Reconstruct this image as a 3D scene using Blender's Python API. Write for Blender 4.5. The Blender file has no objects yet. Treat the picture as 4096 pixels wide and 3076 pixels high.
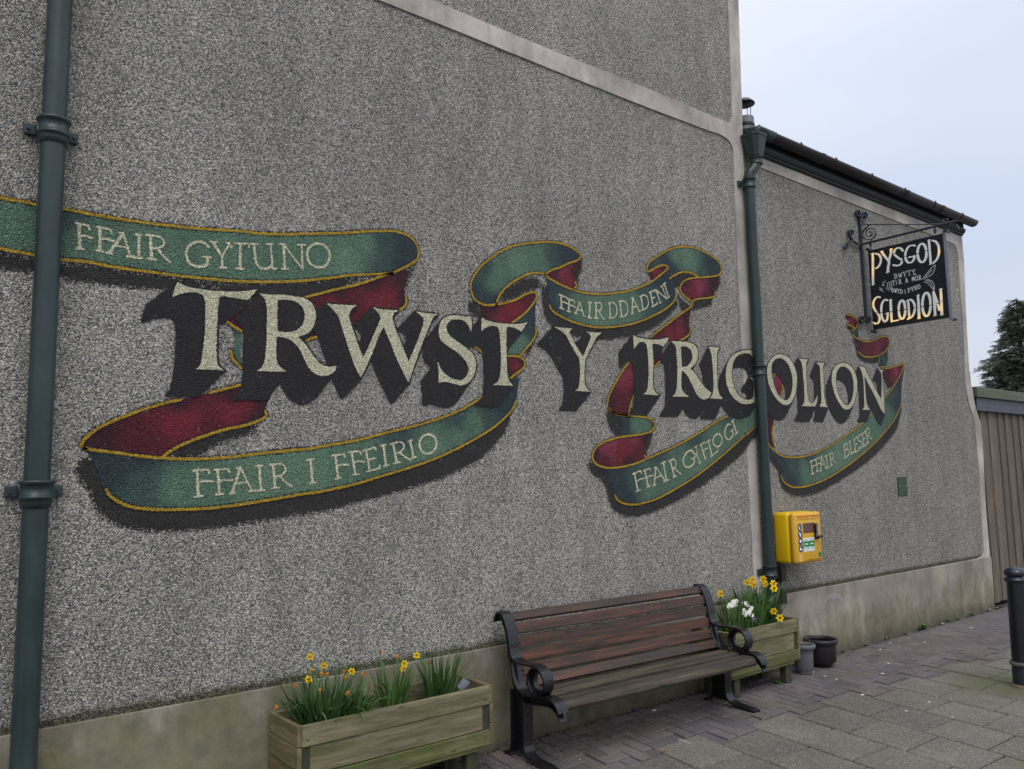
import bpy, bmesh, math, random
import numpy as np
from mathutils import Vector, Matrix, Euler
random.seed(7); rng = np.random.default_rng(7)
S = bpy.context.scene; C = S.collection
# ------------------------------------------------------------------ camera, light, exposure
CAM_D, CAM_H, FPX = 4.3, 1.6942, 3250.0
RR = np.array([0.7796316, -0.62596946, -0.01835231]); RU = np.array([-0.05724437, -0.10041833, 0.99329716])
RF = np.array([0.62361659, 0.77335528, 0.11412253])
cam_d = bpy.data.cameras.new('camera'); cam = bpy.data.objects.new('camera', cam_d); C.objects.link(cam)
cam_d.sensor_width = 36; cam_d.lens = FPX / 4096 * 36; cam_d.clip_end = 2000; cam_d.clip_start = 0.05
M3 = Matrix((RR, RU, -RF)).transposed()
cam.matrix_world = Matrix.Translation((0, -CAM_D, CAM_H)) @ M3.to_4x4(); S.camera = cam
S.render.resolution_x = 1024; S.render.resolution_y = 769
SUN_EL, SUN_AZ = math.radians(58), math.radians(205)
w = bpy.data.worlds.new('World'); S.world = w; w.use_nodes = True
nt = w.node_tree; bg = nt.nodes['Background']; bg.inputs['Strength'].default_value = 0.1
sky = nt.nodes.new('ShaderNodeTexSky'); sky.sky_type = 'NISHITA'; sky.sun_disc = False
sky.sun_elevation = SUN_EL; sky.sun_rotation = SUN_AZ
tc = nt.nodes.new('ShaderNodeTexCoord'); mp = nt.nodes.new('ShaderNodeMapping'); mp.inputs['Scale'].default_value = (1, 1, 2.6)
nz = nt.nodes.new('ShaderNodeTexNoise'); nz.inputs['Scale'].default_value = 1.3; nz.inputs['Detail'].default_value = 4; nz.inputs['Roughness'].default_value = .45
cr = nt.nodes.new('ShaderNodeValToRGB')
cr.color_ramp.elements[0].position = .32; cr.color_ramp.elements[0].color = (.58, .645, .785, 1)
cr.color_ramp.elements[1].position = .68; cr.color_ramp.elements[1].color = (.76, .78, .83, 1)
sc = nt.nodes.new('ShaderNodeVectorMath'); sc.operation = 'SCALE'; sc.inputs['Scale'].default_value = 7.3
mx = nt.nodes.new('ShaderNodeMix'); mx.data_type = 'RGBA'; mx.inputs[0].default_value = .92
L = nt.links.new
L(tc.outputs['Generated'], mp.inputs[0]); L(mp.outputs[0], nz.inputs['Vector']); L(nz.outputs['Fac'], cr.inputs[0])
sx = nt.nodes.new('ShaderNodeSeparateXYZ'); el = nt.nodes.new('ShaderNodeMath'); el.operation = 'MULTIPLY_ADD'; el.use_clamp = False   # overcast sky: brighter overhead
el.inputs[1].default_value = 7.3 * .62; el.inputs[2].default_value = 7.3 * .76
L(tc.outputs['Generated'], sx.inputs[0]); L(sx.outputs[2], el.inputs[0]); L(el.outputs[0], sc.inputs['Scale'])
L(cr.outputs[0], sc.inputs[0]); L(sky.outputs[0], mx.inputs[6]); L(sc.outputs[0], mx.inputs[7]); L(mx.outputs[2], bg.inputs['Color'])
sd = bpy.data.lights.new('sun', 'SUN'); sd.energy = 0.8; sd.angle = math.radians(30); sd.color = (1, .97, .93)
sun = bpy.data.objects.new('sun', sd); C.objects.link(sun)
_dir = Vector((math.sin(SUN_AZ) * math.cos(SUN_EL), math.cos(SUN_AZ) * math.cos(SUN_EL), math.sin(SUN_EL)))
sun.rotation_euler = _dir.to_track_quat('Z', 'Y').to_euler()
S.view_settings.view_transform = 'Standard'; S.view_settings.look = 'None'; S.view_settings.exposure = 0.76
S.view_settings.gamma = 1; S.view_settings.use_curve_mapping = False
# ------------------------------------------------------------------ measuring: a pixel of the photo -> a point on a real surface
def ray(x, y): return RF + (x - 2048) / FPX * RR + (1538 - y) / FPX * RU
def W(x, y, Y=0.0):
    v = ray(x, y); t = (Y + CAM_D) / v[1]; return Vector((t * v[0], Y, CAM_H + t * v[2]))
def G(x, y, Z=0.0):
    v = ray(x, y); t = (Z - CAM_H) / v[2]; return Vector((t * v[0], -CAM_D + t * v[1], Z))
def XP(x, y, X):
    v = ray(x, y); t = X / v[0]; return Vector((X, -CAM_D + t * v[1], CAM_H + t * v[2]))
CROPS = {'Z1': (0, 700, .45208), 'Z2': (900, 700, .45208), 'Z3': (250, 1400, .45208), 'Z4': (1150, 1400, .45208), 'Z5': (1850, 900, .4973),
         'Z6': (2300, 1300, .48164), 'Z7': (2900, 1200, .48164), 'Z8': (3350, 800, .3311), 'K1': (560, 1080, .6309), 'K2': (1240, 1160, .7098),
         'K3': (2160, 1280, .7098), 'K4': (3020, 1380, .4732), 'D': (3120, 2020, .21008), 'D5': (3000, 1950, .2408), 'S': (0, 0, 1),
         'B3': (1900, 2250, .5425), 'P4': (2700, 2200, .33113), 'P2': (950, 2500, .4747), 'J': (3360, 820, .26247)}
def cp(c, x, y): o = CROPS[c]; return o[0] + x * o[2], o[1] + y * o[2]
def parse(c, s):
    """'x,y x,y* Zn: x,y' -> list of (px,py,corner)"""
    out = []
    for t in s.split():
        if t.endswith(':'): c = t[:-1]; continue
        k = t.endswith('*'); x, y = t.rstrip('*').split(',')
        px, py = cp(c, float(x), float(y)); out.append((px, py, k))
    return out
def smooth(pts, closed=True, n=5):
    P = [np.array(p[:2], float) for p in pts]; K = [len(p) > 2 and p[2] for p in pts]; N = len(P); out = []
    for i in range(N if closed else N - 1):
        p1, p2 = P[i], P[(i + 1) % N]
        p0 = P[i - 1] if (closed or i > 0) else p1; p3 = P[(i + 2) % N] if (closed or i + 2 < N) else p2
        if K[i]: p0 = p1
        if K[(i + 1) % N]: p3 = p2
        d = np.linalg.norm(p2 - p1) + 1e-9
        m1 = (p2 - p0) * .5; m2 = (p3 - p1) * .5
        for m in (m1, m2):
            l = np.linalg.norm(m)
            if l > d: m *= d / l
        for k in range(n):
            t = k / n; t2, t3 = t * t, t * t * t
            out.append((2 * t3 - 3 * t2 + 1) * p1 + (t3 - 2 * t2 + t) * m1 + (-2 * t3 + 3 * t2) * p2 + (t3 - t2) * m2)
    if not closed: out.append(P[-1])
    return out
# ------------------------------------------------------------------ objects
def link(o, parent=None):
    C.objects.link(o)
    if parent is not None: o.parent = parent
    return o
def tag(o, label=None, cat=None, group=None, kind=None):
    for k, v in (('label', label), ('category', cat), ('group', group), ('kind', kind)):
        if v: o[k] = v
    return o
def empty(name, loc=(0, 0, 0), rz=0):
    o = bpy.data.objects.new(name, None); o.location = loc; o.rotation_euler = (0, 0, rz); o.empty_display_size = .1
    return link(o)
def obj(name, me, mat=None, parent=None, smooth_=False, loc=None):
    if isinstance(me, bmesh.types.BMesh):
        b = me; me = bpy.data.meshes.new(name); b.to_mesh(me); b.free()
    if mat is not None and not me.materials: me.materials.append(mat)
    if smooth_:
        for p in me.polygons: p.use_smooth = True
    o = bpy.data.objects.new(name, me); link(o, parent)
    if loc is not None: o.location = loc
    return o
def pmesh(name, v, f, cols=None):
    me = bpy.data.meshes.new(name); me.from_pydata([tuple(a) for a in v], [], f); me.update()
    return me
def box(bm, x0, x1, y0, y1, z0, z1, bev=0.0, rot=None, org=None):
    r = bmesh.ops.create_cube(bm, size=1.0); vs = r['verts']
    for v in vs: v.co = Vector(((x0 + x1) / 2 + v.co.x * (x1 - x0), (y0 + y1) / 2 + v.co.y * (y1 - y0), (z0 + z1) / 2 + v.co.z * (z1 - z0)))
    if bev > 0:
        es = list({e for v in vs for e in v.link_edges})
        rr = bmesh.ops.bevel(bm, geom=es, offset=bev, segments=2, affect='EDGES', profile=.6)
        vs = list({v for f in rr['faces'] for v in f.verts} | {v for v in vs if v.is_valid})
    if rot is not None:
        bmesh.ops.rotate(bm, verts=vs, cent=org or (0, 0, 0), matrix=rot)
    return bm
def BX(*a, **k): b = bmesh.new(); box(b, *a, **k); return b
def lathe(bm, prof, cx, cy, seg=28, cz=0):
    rings = []
    for r, z in prof: rings.append([bm.verts.new((cx + r * math.cos(2 * math.pi * i / seg), cy + r * math.sin(2 * math.pi * i / seg), cz + z)) for i in range(seg)])
    for a, b in zip(rings, rings[1:]):
        for i in range(seg): bm.faces.new((a[i], a[(i + 1) % seg], b[(i + 1) % seg], b[i]))
    return rings
def cap(bm, ring): bm.faces.new(ring)
def tube(bm, pts, r, seg=8, caps=True, rs=None):
    pts = [Vector(p) for p in pts]; rings = []; up = None
    for i, p in enumerate(pts):
        t = ((pts[min(i + 1, len(pts) - 1)] - pts[max(i - 1, 0)])).normalized()
        if up is None: up = t.orthogonal().normalized()
        up = (up - t * up.dot(t)).normalized(); sd_ = t.cross(up)
        rr = rs[i] if rs else r
        rings.append([bm.verts.new(p + (up * math.cos(2 * math.pi * k / seg) + sd_ * math.sin(2 * math.pi * k / seg)) * rr) for k in range(seg)])
    for a, b in zip(rings, rings[1:]):
        for i in range(seg): bm.faces.new((a[i], a[(i + 1) % seg], b[(i + 1) % seg], b[i]))
    if caps: bm.faces.new(rings[0][::-1]); bm.faces.new(rings[-1])
    return bm
def prism(bm, pts, off):
    """extrude a planar polygon (3-D points) by the vector off"""
    a = [bm.verts.new(p) for p in pts]; b = [bm.verts.new(Vector(p) + Vector(off)) for p in pts]; n = len(a)
    bm.faces.new(a); bm.faces.new(b[::-1])
    for i in range(n): bm.faces.new((a[i], b[i], b[(i + 1) % n], a[(i + 1) % n]))
    bmesh.ops.recalc_face_normals(bm, faces=bm.faces)
    return bm
def strip(bm, path, x0, x1, th, closed=False):
    """bent flat bar: path in (y,z), from x0 to x1, thickness th"""
    P = [Vector((0, p[0], p[1])) for p in path]; n = len(P); rows = []
    for i in range(n):
        a = P[(i - 1) % n] if (closed or i > 0) else P[0]; b = P[(i + 1) % n] if (closed or i < n - 1) else P[-1]
        t = (b - a).normalized(); nn = Vector((0, -t.z, t.y)) * th / 2
        rows.append([bm.verts.new((x, q.y, q.z)) for x, q in ((x0, P[i] - nn), (x1, P[i] - nn), (x1, P[i] + nn), (x0, P[i] + nn))])
    m = n if closed else n - 1
    for i in range(m):
        a, b = rows[i], rows[(i + 1) % n]
        for k in range(4): bm.faces.new((a[k], a[(k + 1) % 4], b[(k + 1) % 4], b[k]))
    if not closed: bm.faces.new(rows[0][::-1]); bm.faces.new(rows[-1])
    bmesh.ops.recalc_face_normals(bm, faces=bm.faces)
    return bm
# ------------------------------------------------------------------ materials
def srgb(r, g, b, k=1.0):
    f = lambda c: ((c / 255) / 12.92 if c / 255 <= .04045 else ((c / 255 + .055) / 1.055) ** 2.4) * k
    return (f(r), f(g), f(b), 1)
class NT:
    def __init__(s, name):
        s.m = bpy.data.materials.new(name); s.m.use_nodes = True; s.t = s.m.node_tree; s.b = s.t.nodes['Principled BSDF']
        s.co = s.n('ShaderNodeTexCoord').outputs['Object']
    def n(s, ty, **kw):
        o = s.t.nodes.new(ty)
        for k, v in kw.items():
            if k.startswith('_'): setattr(o, k[1:], v)
            else: o.inputs[k.replace('_', ' ')].default_value = v
        return o
    def l(s, a, b): s.t.links.new(a, b)
    def map(s, scale=(1, 1, 1), vec=None, loc=(0, 0, 0)):
        m = s.n('ShaderNodeMapping'); m.inputs['Scale'].default_value = scale; m.inputs['Location'].default_value = loc
        s.l(vec or s.co, m.inputs[0]); return m.outputs[0]
    def noise(s, scale, detail=4, rough=.55, vec=None, out='Fac'):
        o = s.n('ShaderNodeTexNoise', Scale=scale, Detail=detail, Roughness=rough); s.l(vec or s.co, o.inputs['Vector']); return o.outputs[out]
    def ramp(s, v, stops, interp='LINEAR'):
        r = s.n('ShaderNodeValToRGB'); e = r.color_ramp; e.interpolation = interp
        while len(e.elements) < len(stops): e.elements.new(.5)
        for el, (p, c) in zip(e.elements, stops):
            el.position = p; el.color = c if len(c) == 4 else (*c, 1)
        s.l(v, r.inputs[0]); return r.outputs[0]
    def math(s, op, a, b=None, clamp=False):
        o = s.n('ShaderNodeMath', _operation=op, _use_clamp=clamp)
        for i, q in enumerate((a, b)):
            if q is None: continue
            if isinstance(q, (int, float)): o.inputs[i].default_value = q
            else: s.l(q, o.inputs[i])
        return o.outputs[0]
    def mix(s, f, a, b, mode='MIX'):
        o = s.n('ShaderNodeMix', _data_type='RGBA', _blend_type=mode)
        for i, q in ((0, f), (6, a), (7, b)):
            if isinstance(q, (int, float)): o.inputs[i].default_value = q
            elif isinstance(q, tuple): o.inputs[i].default_value = q if len(q) == 4 else (*q, 1)
            else: s.l(q, o.inputs[i])
        return o.outputs[2]
    def sep(s, v):
        o = s.n('ShaderNodeSeparateXYZ'); s.l(v, o.inputs[0]); return o.outputs
    def bump(s, h, strength=.5, dist=.01):
        o = s.n('ShaderNodeBump', Strength=strength, Distance=dist); s.l(h, o.inputs['Height']); s.l(o.outputs[0], s.b.inputs['Normal']); return o.outputs[0]
    def col(s, c):
        if isinstance(c, tuple): s.b.inputs['Base Color'].default_value = c
        else: s.l(c, s.b.inputs['Base Color'])
    def rough(s, r):
        if isinstance(r, (int, float)): s.b.inputs['Roughness'].default_value = r
        else: s.l(r, s.b.inputs['Roughness'])
def g3(v, k=1.0): return (v * k, v * k, v * k)
def pebble(M):
    """shared pebbledash: per-pebble brightness and height, in wall coordinates"""
    wob = M.noise(45, 2, .5, out='Color')
    wm = M.n('ShaderNodeMix', _data_type='RGBA'); wm.inputs[0].default_value = .012; M.l(M.co, wm.inputs[6]); M.l(wob, wm.inputs[7])
    vec = wm.outputs[2]
    v = M.n('ShaderNodeTexVoronoi', Scale=165, Randomness=1.0); M.l(vec, v.inputs['Vector'])
    sp = M.n('ShaderNodeSeparateColor'); M.l(v.outputs['Color'], sp.inputs[0])
    return v.outputs['Distance'], sp.outputs[0], sp.outputs[1], sp.outputs[2], v
def pebble_height(M, dist, rnd):
    h = M.math('SUBTRACT', 1.0, M.math('MULTIPLY', dist, 1.5))
    h2 = M.math('MULTIPLY', M.math('ADD', rnd, .35), h)
    return M.math('ADD', h2, M.math('MULTIPLY', M.noise(160, 3, .6), .35))
def m_pebbledash(name, tint=(1, 1, 1)):
    M = NT(name); dist, r1, r2, r3, v = pebble(M)
    base = M.ramp(r1, [(0, srgb(84, 86, 90)), (.22, srgb(124, 124, 124)), (.5, srgb(162, 160, 156)), (.8, srgb(198, 195, 189)), (1, srgb(234, 230, 224))])
    warm = M.ramp(r2, [(0, srgb(250, 241, 230)), (.5, srgb(238, 239, 242)), (1, srgb(240, 246, 238))])
    c = M.mix(1.0, base, warm, 'MULTIPLY')
    crev = M.ramp(dist, [(.35, g3(1)), (.62, g3(.62))])
    c = M.mix(1.0, c, crev, 'MULTIPLY')
    big = M.ramp(M.noise(.55, 5, .6, M.map((1, 1, .8))), [(.3, g3(.84)), (.7, g3(1.14))]); drip = M.ramp(M.noise(1.0, 6, .7, M.map((7, 1, .5))), [(.3, g3(.86)), (.5, g3(1)), (.72, g3(1.12))]); c = M.mix(.32, c, drip, 'MULTIPLY')
    st = M.ramp(M.noise(3.2, 5, .65, M.map((1.3, 1, .35))), [(.34, g3(.84)), (.56, g3(1)), (.78, g3(1.22))])
    c = M.mix(1.0, c, big, 'MULTIPLY'); c = M.mix(1.0, c, st, 'MULTIPLY')
    # algae and grime just above the plinth
    z = M.sep(M.co)[2]
    gz = M.math('ADD', M.math('MULTIPLY', M.math('SUBTRACT', z, .615), 17.0), M.math('MULTIPLY', M.noise(6, 4), -.9))
    gr = M.ramp(gz, [(.0, srgb(120, 122, 92)), (.12, srgb(190, 190, 176)), (.55, g3(1))])
    c = M.mix(.85, c, gr, 'MULTIPLY')
    M.col(M.mix(1.0, c, (*tint, 1), 'MULTIPLY')); M.rough(.9); M.b.inputs['Specular IOR Level'].default_value = .25
    M.bump(pebble_height(M, dist, r3), 1.0, .0045); return M.m
def m_mural():
    M = NT('mural_paint'); dist, r1, r2, r3, v = pebble(M)
    at = M.n('ShaderNodeAttribute', _attribute_name='Col')
    k = M.ramp(r1, [(0, g3(.62)), (.5, g3(.95)), (1, g3(1.25))])
    c = M.mix(1.0, at.outputs['Color'], k, 'MULTIPLY')
    c = M.mix(1.0, c, M.ramp(dist, [(.35, g3(1)), (.62, g3(.55))]), 'MULTIPLY')
    c = M.mix(1.0, c, M.ramp(M.noise(5, 4, .6), [(.3, g3(.88)), (.7, g3(1.1))]), 'MULTIPLY')
    bare = M.math('GREATER_THAN', M.math('MULTIPLY', r3, M.noise(14, 3)), .60)
    c = M.mix(M.math('MULTIPLY', bare, .55), c, srgb(150, 145, 142))
    M.col(c); M.rough(.75); M.b.inputs['Specular IOR Level'].default_value = .3
    M.bump(pebble_height(M, dist, r3), 1.0, .006)
    thr = M.math('GREATER_THAN', M.math('ADD', at.outputs['Alpha'], M.math('MULTIPLY', M.math('SUBTRACT', r2, .5), .62)), .5)
    tr = M.n('ShaderNodeBsdfTransparent'); ms = M.n('ShaderNodeMixShader'); out = M.t.nodes['Material Output']
    M.l(thr, ms.inputs[0]); M.l(tr.outputs[0], ms.inputs[1]); M.l(M.b.outputs[0], ms.inputs[2]); M.l(ms.outputs[0], out.inputs['Surface'])
    return M.m
def m_render(name, base, algae=.0, streak=.5):
    """smooth weathered cement render"""
    M = NT(name); x, y, z = M.sep(M.co)
    n1 = M.noise(1.7, 6, .6); n2 = M.noise(7, 6, .65, M.map((1, 1, .32))); n3 = M.noise(60, 3, .6)
    c = M.mix(M.ramp(n1, [(.38, g3(0)), (.62, g3(1))]), srgb(*[b * .86 for b in base]), srgb(*[min(255, b * 1.10) for b in base]))
    c = M.mix(streak, c, M.ramp(n2, [(.3, g3(.68)), (.5, g3(.95)), (.72, g3(1.14))]), 'MULTIPLY')
    c = M.mix(.5, c, M.ramp(n3, [(.3, g3(.82)), (.7, g3(1.12))]), 'MULTIPLY')
    if algae > 0:
        zz = M.math('ADD', M.math('MULTIPLY', z, -1.6), M.math('MULTIPLY', M.noise(4.5, 6, .7, M.map((1, 1, .45))), 2.4))
        left = M.math('MULTIPLY', M.math('SUBTRACT', 5.6, x, ), .30, clamp=True)
        zz = M.math('ADD', zz, M.math('MULTIPLY', left, .65))
        a = M.ramp(zz, [(.55, g3(0)), (1.15 if False else 1.0, g3(1))])
        c = M.mix(M.math('MULTIPLY', a, algae), c, M.ramp(M.noise(11, 5), [(.35, srgb(84, 86, 58)), (.6, srgb(118, 112, 78)), (.8, srgb(74, 80, 50))]))
        dk = M.ramp(M.math('ADD', M.math('MULTIPLY', z, 3.2), M.math('MULTIPLY', M.noise(3.5, 5), .9)), [(.42, g3(.42)), (.95, g3(1))])
        c = M.mix(.8, c, dk, 'MULTIPLY')
    M.col(c); M.rough(.88); M.bump(M.math('ADD', M.noise(25, 5), M.math('MULTIPLY', n3, .4)), .35, .006); return M.m
def m_paint(name, c1, c2=None, rough=.45, scale=14, bump=.15, spec=.5, chips=None, metal=0):
    M = NT(name); c2 = c2 or tuple(v * .8 for v in c1)
    c = M.mix(M.ramp(M.noise(scale, 5, .6, M.map((1, 1, .5))), [(.35, g3(0)), (.65, g3(1))]), srgb(*c1), srgb(*c2))
    if chips: c = M.mix(.7, c, M.ramp(M.noise(1.0, 6, .7, M.map((22, 22, 1.6))), [(.32, g3(.66)), (.5, g3(1)), (.7, g3(1.22))]), 'MULTIPLY'); c = M.mix(M.ramp(M.noise(2.6, 6, .75), [(.69, g3(0)), (.72, g3(.9))]), c, srgb(58, 44, 42)); c = M.mix(M.ramp(M.noise(38, 4, .7), [(.70, g3(0)), (.74, g3(1))]), c, srgb(*chips))
    M.col(c); M.rough(M.math('ADD', M.math('MULTIPLY', M.noise(25, 4), .25), rough - .12)); M.b.inputs['Specular IOR Level'].default_value = spec
    M.b.inputs['Metallic'].default_value = metal
    M.bump(M.noise(55, 4), bump, .004); return M.m
def m_wood(name, cols, axis=0, grime=None, moss=0.0, rough=.75, grain=1.0, mossc=(88, 96, 34)):
    M = NT(name); sc_ = [38, 38, 38]; sc_[axis] = 2.2
    info = M.n('ShaderNodeObjectInfo'); off = M.n('ShaderNodeVectorMath', _operation='ADD'); M.l(M.co, off.inputs[0])
    cmb = M.n('ShaderNodeCombineXYZ'); M.l(M.math('MULTIPLY', info.outputs['Random'], 40), cmb.inputs[0]); M.l(M.math('MULTIPLY', info.outputs['Random'], 23), cmb.inputs[2]); M.l(cmb.outputs[0], off.inputs[1])
    v = off.outputs[0]; n1 = M.noise(1, 6, .65, M.map(tuple(sc_), v)); s2 = [6, 6, 6]; s2[axis] = .9; n2 = M.noise(1, 5, .6, M.map(tuple(s2), v))
    n = len(cols); c = M.ramp(n1, [(.28 + .44 * i / (n - 1), srgb(*cc)) for i, cc in enumerate(cols)])
    c = M.mix(.8, c, M.ramp(n2, [(.3, g3(.62)), (.52, g3(1)), (.75, g3(1.22))]), 'MULTIPLY')
    tone = M.ramp(info.outputs['Random'], [(0, g3(.74)), (1, g3(1.16))]); c = M.mix(1.0, c, tone, 'MULTIPLY')
    if grime: c = M.mix(M.ramp(M.noise(1, 7, .75, M.map(tuple((14 if k != axis else 1.6) for k in range(3)), v)), [(.42, g3(0)), (.60, g3(.9))]), c, srgb(*grime))
    if moss > 0: c = M.mix(M.math('MULTIPLY', M.ramp(M.noise(1, 7, .78, M.map(tuple((11 if k != axis else 2.2) for k in range(3)), v)), [(.47, g3(0)), (.66, g3(1))]), moss), c, srgb(*mossc))
    kn = M.n('ShaderNodeTexVoronoi', Scale=1.0); M.l(M.map(tuple((11 if k != axis else 3.4) for k in range(3)), v), kn.inputs['Vector'])
    c = M.mix(M.ramp(kn.outputs['Distance'], [(.07, g3(.75)), (.13, g3(0))]), c, srgb(*[q * .55 for q in cols[0]]))
    M.col(c); M.rough(rough); M.bump(n1, .7 * grain, .005); return M.m
def m_plain(name, c, rough=.6, spec=.5, var=.12, scale=30, emit=0):
    M = NT(name); n = M.noise(scale, 3)
    cc = M.mix(M.ramp(n, [(.3, g3(0)), (.7, g3(1))]), srgb(*[v * (1 - var) for v in c]), srgb(*[min(255, v * (1 + var)) for v in c]))
    M.col(cc); M.rough(rough); M.b.inputs['Specular IOR Level'].default_value = spec
    return M.m
def m_leaf(name, c1, c2):
    M = NT(name); info = M.n('ShaderNodeNewGeometry')
    c = M.mix(info.outputs['Random Per Island'], srgb(*c1), srgb(*c2)); M.col(c); M.rough(.5)
    M.b.inputs['Subsurface Weight'].default_value = 0.0; return M.m
MURAL = m_mural()
PEB = m_pebbledash('pebbledash', (1.20, 1.17, 1.13)); PEB2 = m_pebbledash('pebbledash_right', (1.12, 1.09, 1.05))
BAND = m_render('painted_cement_band', (186, 177, 168), 0, .8)
STRIPM = m_render('painted_cement_strip', (188, 176, 168), 0, .75)
PLINTH = m_render('cement_plinth', (152, 143, 130), .65, .85)
PIPE = m_paint('pipe_paint', (50, 66, 68), (36, 50, 48), .40, 6, .25, .5, (92, 98, 92))
PIPE2 = m_paint('pipe_paint_green', (38, 56, 56), (30, 45, 44), .42, 8, .25, .5, (92, 98, 92))
GUT = m_paint('gutter_paint', (50, 44, 46), (38, 36, 40), .55, 12, .3)
FASC = m_paint('fascia_paint', (30, 40, 42), (24, 30, 32), .6, 10, .2)
IRON = m_paint('black_iron', (24, 25, 28), (17, 18, 21), .28, 20, .35, .6, (64, 60, 60))
IRONB = m_paint('bracket_iron', (52, 60, 70), (38, 42, 50), .4, 30, .3, .6)
def bare(name, c, **k): return m_plain(name, c, **k)
# ------------------------------------------------------------------ buildings
wall_l = empty('house', (0, 0, 0)); tag(wall_l, 'tall grey pebbledashed gable building carrying most of the painted mural', 'building')
XR = 6.335                                               # where the two buildings meet
bm = bmesh.new(); box(bm, -3.5, XR - .04, .004, 7, 0, 9.2)
obj('body', bm, PEB, wall_l)
bm = bmesh.new(); vs = [bm.verts.new(p) for p in ((-3.5, 0, .60), (XR - .03, 0, .60), (XR - .03, 0, 9.2), (-3.5, 0, 9.2))]; bm.faces.new(vs)
# reveal: pebbledash coat has a thickness
obj('pebbledash_wall', bm, PEB, wall_l)
def traced(name, s, y0, y1, mat, parent, n=4, crop='S'):
    pts = smooth(parse(crop, s), True, n); P = [W(a[0], a[1], y1) for a in pts]
    bm = bmesh.new(); prism(bm, P, (0, y0 - y1, 0)); bmesh.ops.triangulate(bm, faces=[f for f in bm.faces if len(f.verts) > 4])
    return obj(name, bm, mat, parent)
traced('string_course', '1110,-162* 1518,0* 1800,112* 2300,314* 2600,433* 2830,520 2880,537 2911,556 2926,577 2934,606 2938,700* 2942,850* 2957.8,1200* 2998.7,2000* 3018,2335* 3022,2402* 3058,2396* 3051.8,2239* 3034.8,2000* 3018,1624* 2998.7,1200* 2984.5,850* 2982,801* 2973,640* 2970,560* 2969.8,470* 2953.5,0* 2947,-170* 2904,-170* 2911.9,0* 2917.3,108.5* 2924.6,325.5* 2929.5,450 2929.5,472 2924,486 2908,489 2890,481* 2600,357* 2300,237* 2100,156* 1731,0* 1333,-170*', .02, -.012, BAND, wall_l)
bm = bmesh.new(); box(bm, -3.5, 6.318, -.016, .1, -.3, .615, .004); obj('plinth', bm, PLINTH, wall_l)
wall_r = empty('extension_house', (XR, 0, 0)); wall_r['category'] = 'building'; wall_r['label'] = 'lower pebbledashed extension with dark gutter and sloping eaves line, right of the corner downpipe'
def objr(*a, **k): o = obj(*a, **k); o.location = tuple(-wall_r.location + Vector(o.location)); return o
# front face follows the traced outline (the end corner flares out towards the base)
OUT_R = '3847.6,945* 3856.7,1042* 3864.4,1250* 3872,1390* 3879.7,1518.5* 3890,1559 3896.7,1600 3910.4,1655 3924,1696 3931,1764* 3944,2039* 3963.8,2273.6* 3975.6,2400* 3976.3,2427*'
def rp(x, y, Y=0): return W(x, y, Y)
out = [rp(a[0], a[1]) for a in smooth(parse('S', OUT_R), False, 3)]
front = [Vector((XR - .03, 0, -.05)), *[Vector((p.x - .02, 0, max(p.z, -.05))) for p in reversed(out)], Vector((XR - .03, 0, out[0].z + .02))]
bm = bmesh.new(); prism(bm, front, (0, 5, 0)); bmesh.ops.triangulate(bm, faces=[f for f in bm.faces if len(f.verts) > 4])
objr('pebbledash_wall', bm, PEB2, wall_r)
o = traced('cement_band', '3005,600* 3845,946* 3847.6,945* 3856.7,1042* 3864.4,1250* 3872,1390* 3879.7,1518.5* 3890,1559 3896.7,1600 3910.4,1655 3924,1696 3931,1764* 3944,2039* 3963.8,2273.6* 3975.6,2400* 3976,2428* 3560,2535* 3000,2700* 2990,2405* 3200,2366* 3560,2300* 3905,2236 3925,2226 3935,2212 3935,2180 3934,2150* 3924.7,2039* 3913,1843* 3905,1760 3898.8,1696 3889.9,1655 3872.8,1600 3862.6,1532* 3859,1423* 3852,1286.5* 3840.9,1155.5* 3834,1042.5* 3827,993 3813.8,974.7 3777,959* 3737,943* 3042.9,669.5* 3010,655*', .03, -.010, BAND, wall_r, 3)
o.location = -wall_r.location
# material zones: plinth part separately proud of the band
pl = [rp(a[0], a[1], -.014) for a in smooth(parse('S', '3934,2285* 3968,2300* 3975.6,2400* 3976,2428* 3560,2535* 3000,2700* 2990,2405* 3200,2366* 3560,2300* 3880,2240*'), True, 2)]
top_z = .612; pl = [Vector((XR - .012, -.014, -.05)), Vector((W(3976, 2428).x - .004, -.014, -.05)), Vector((W(3966, 2290).x - .004, -.014, top_z)), Vector((XR - .012, -.014, top_z))]
bm = bmesh.new(); prism(bm, pl, (0, .05, 0)); objr('plinth', bm, PLINTH, wall_r)
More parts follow.
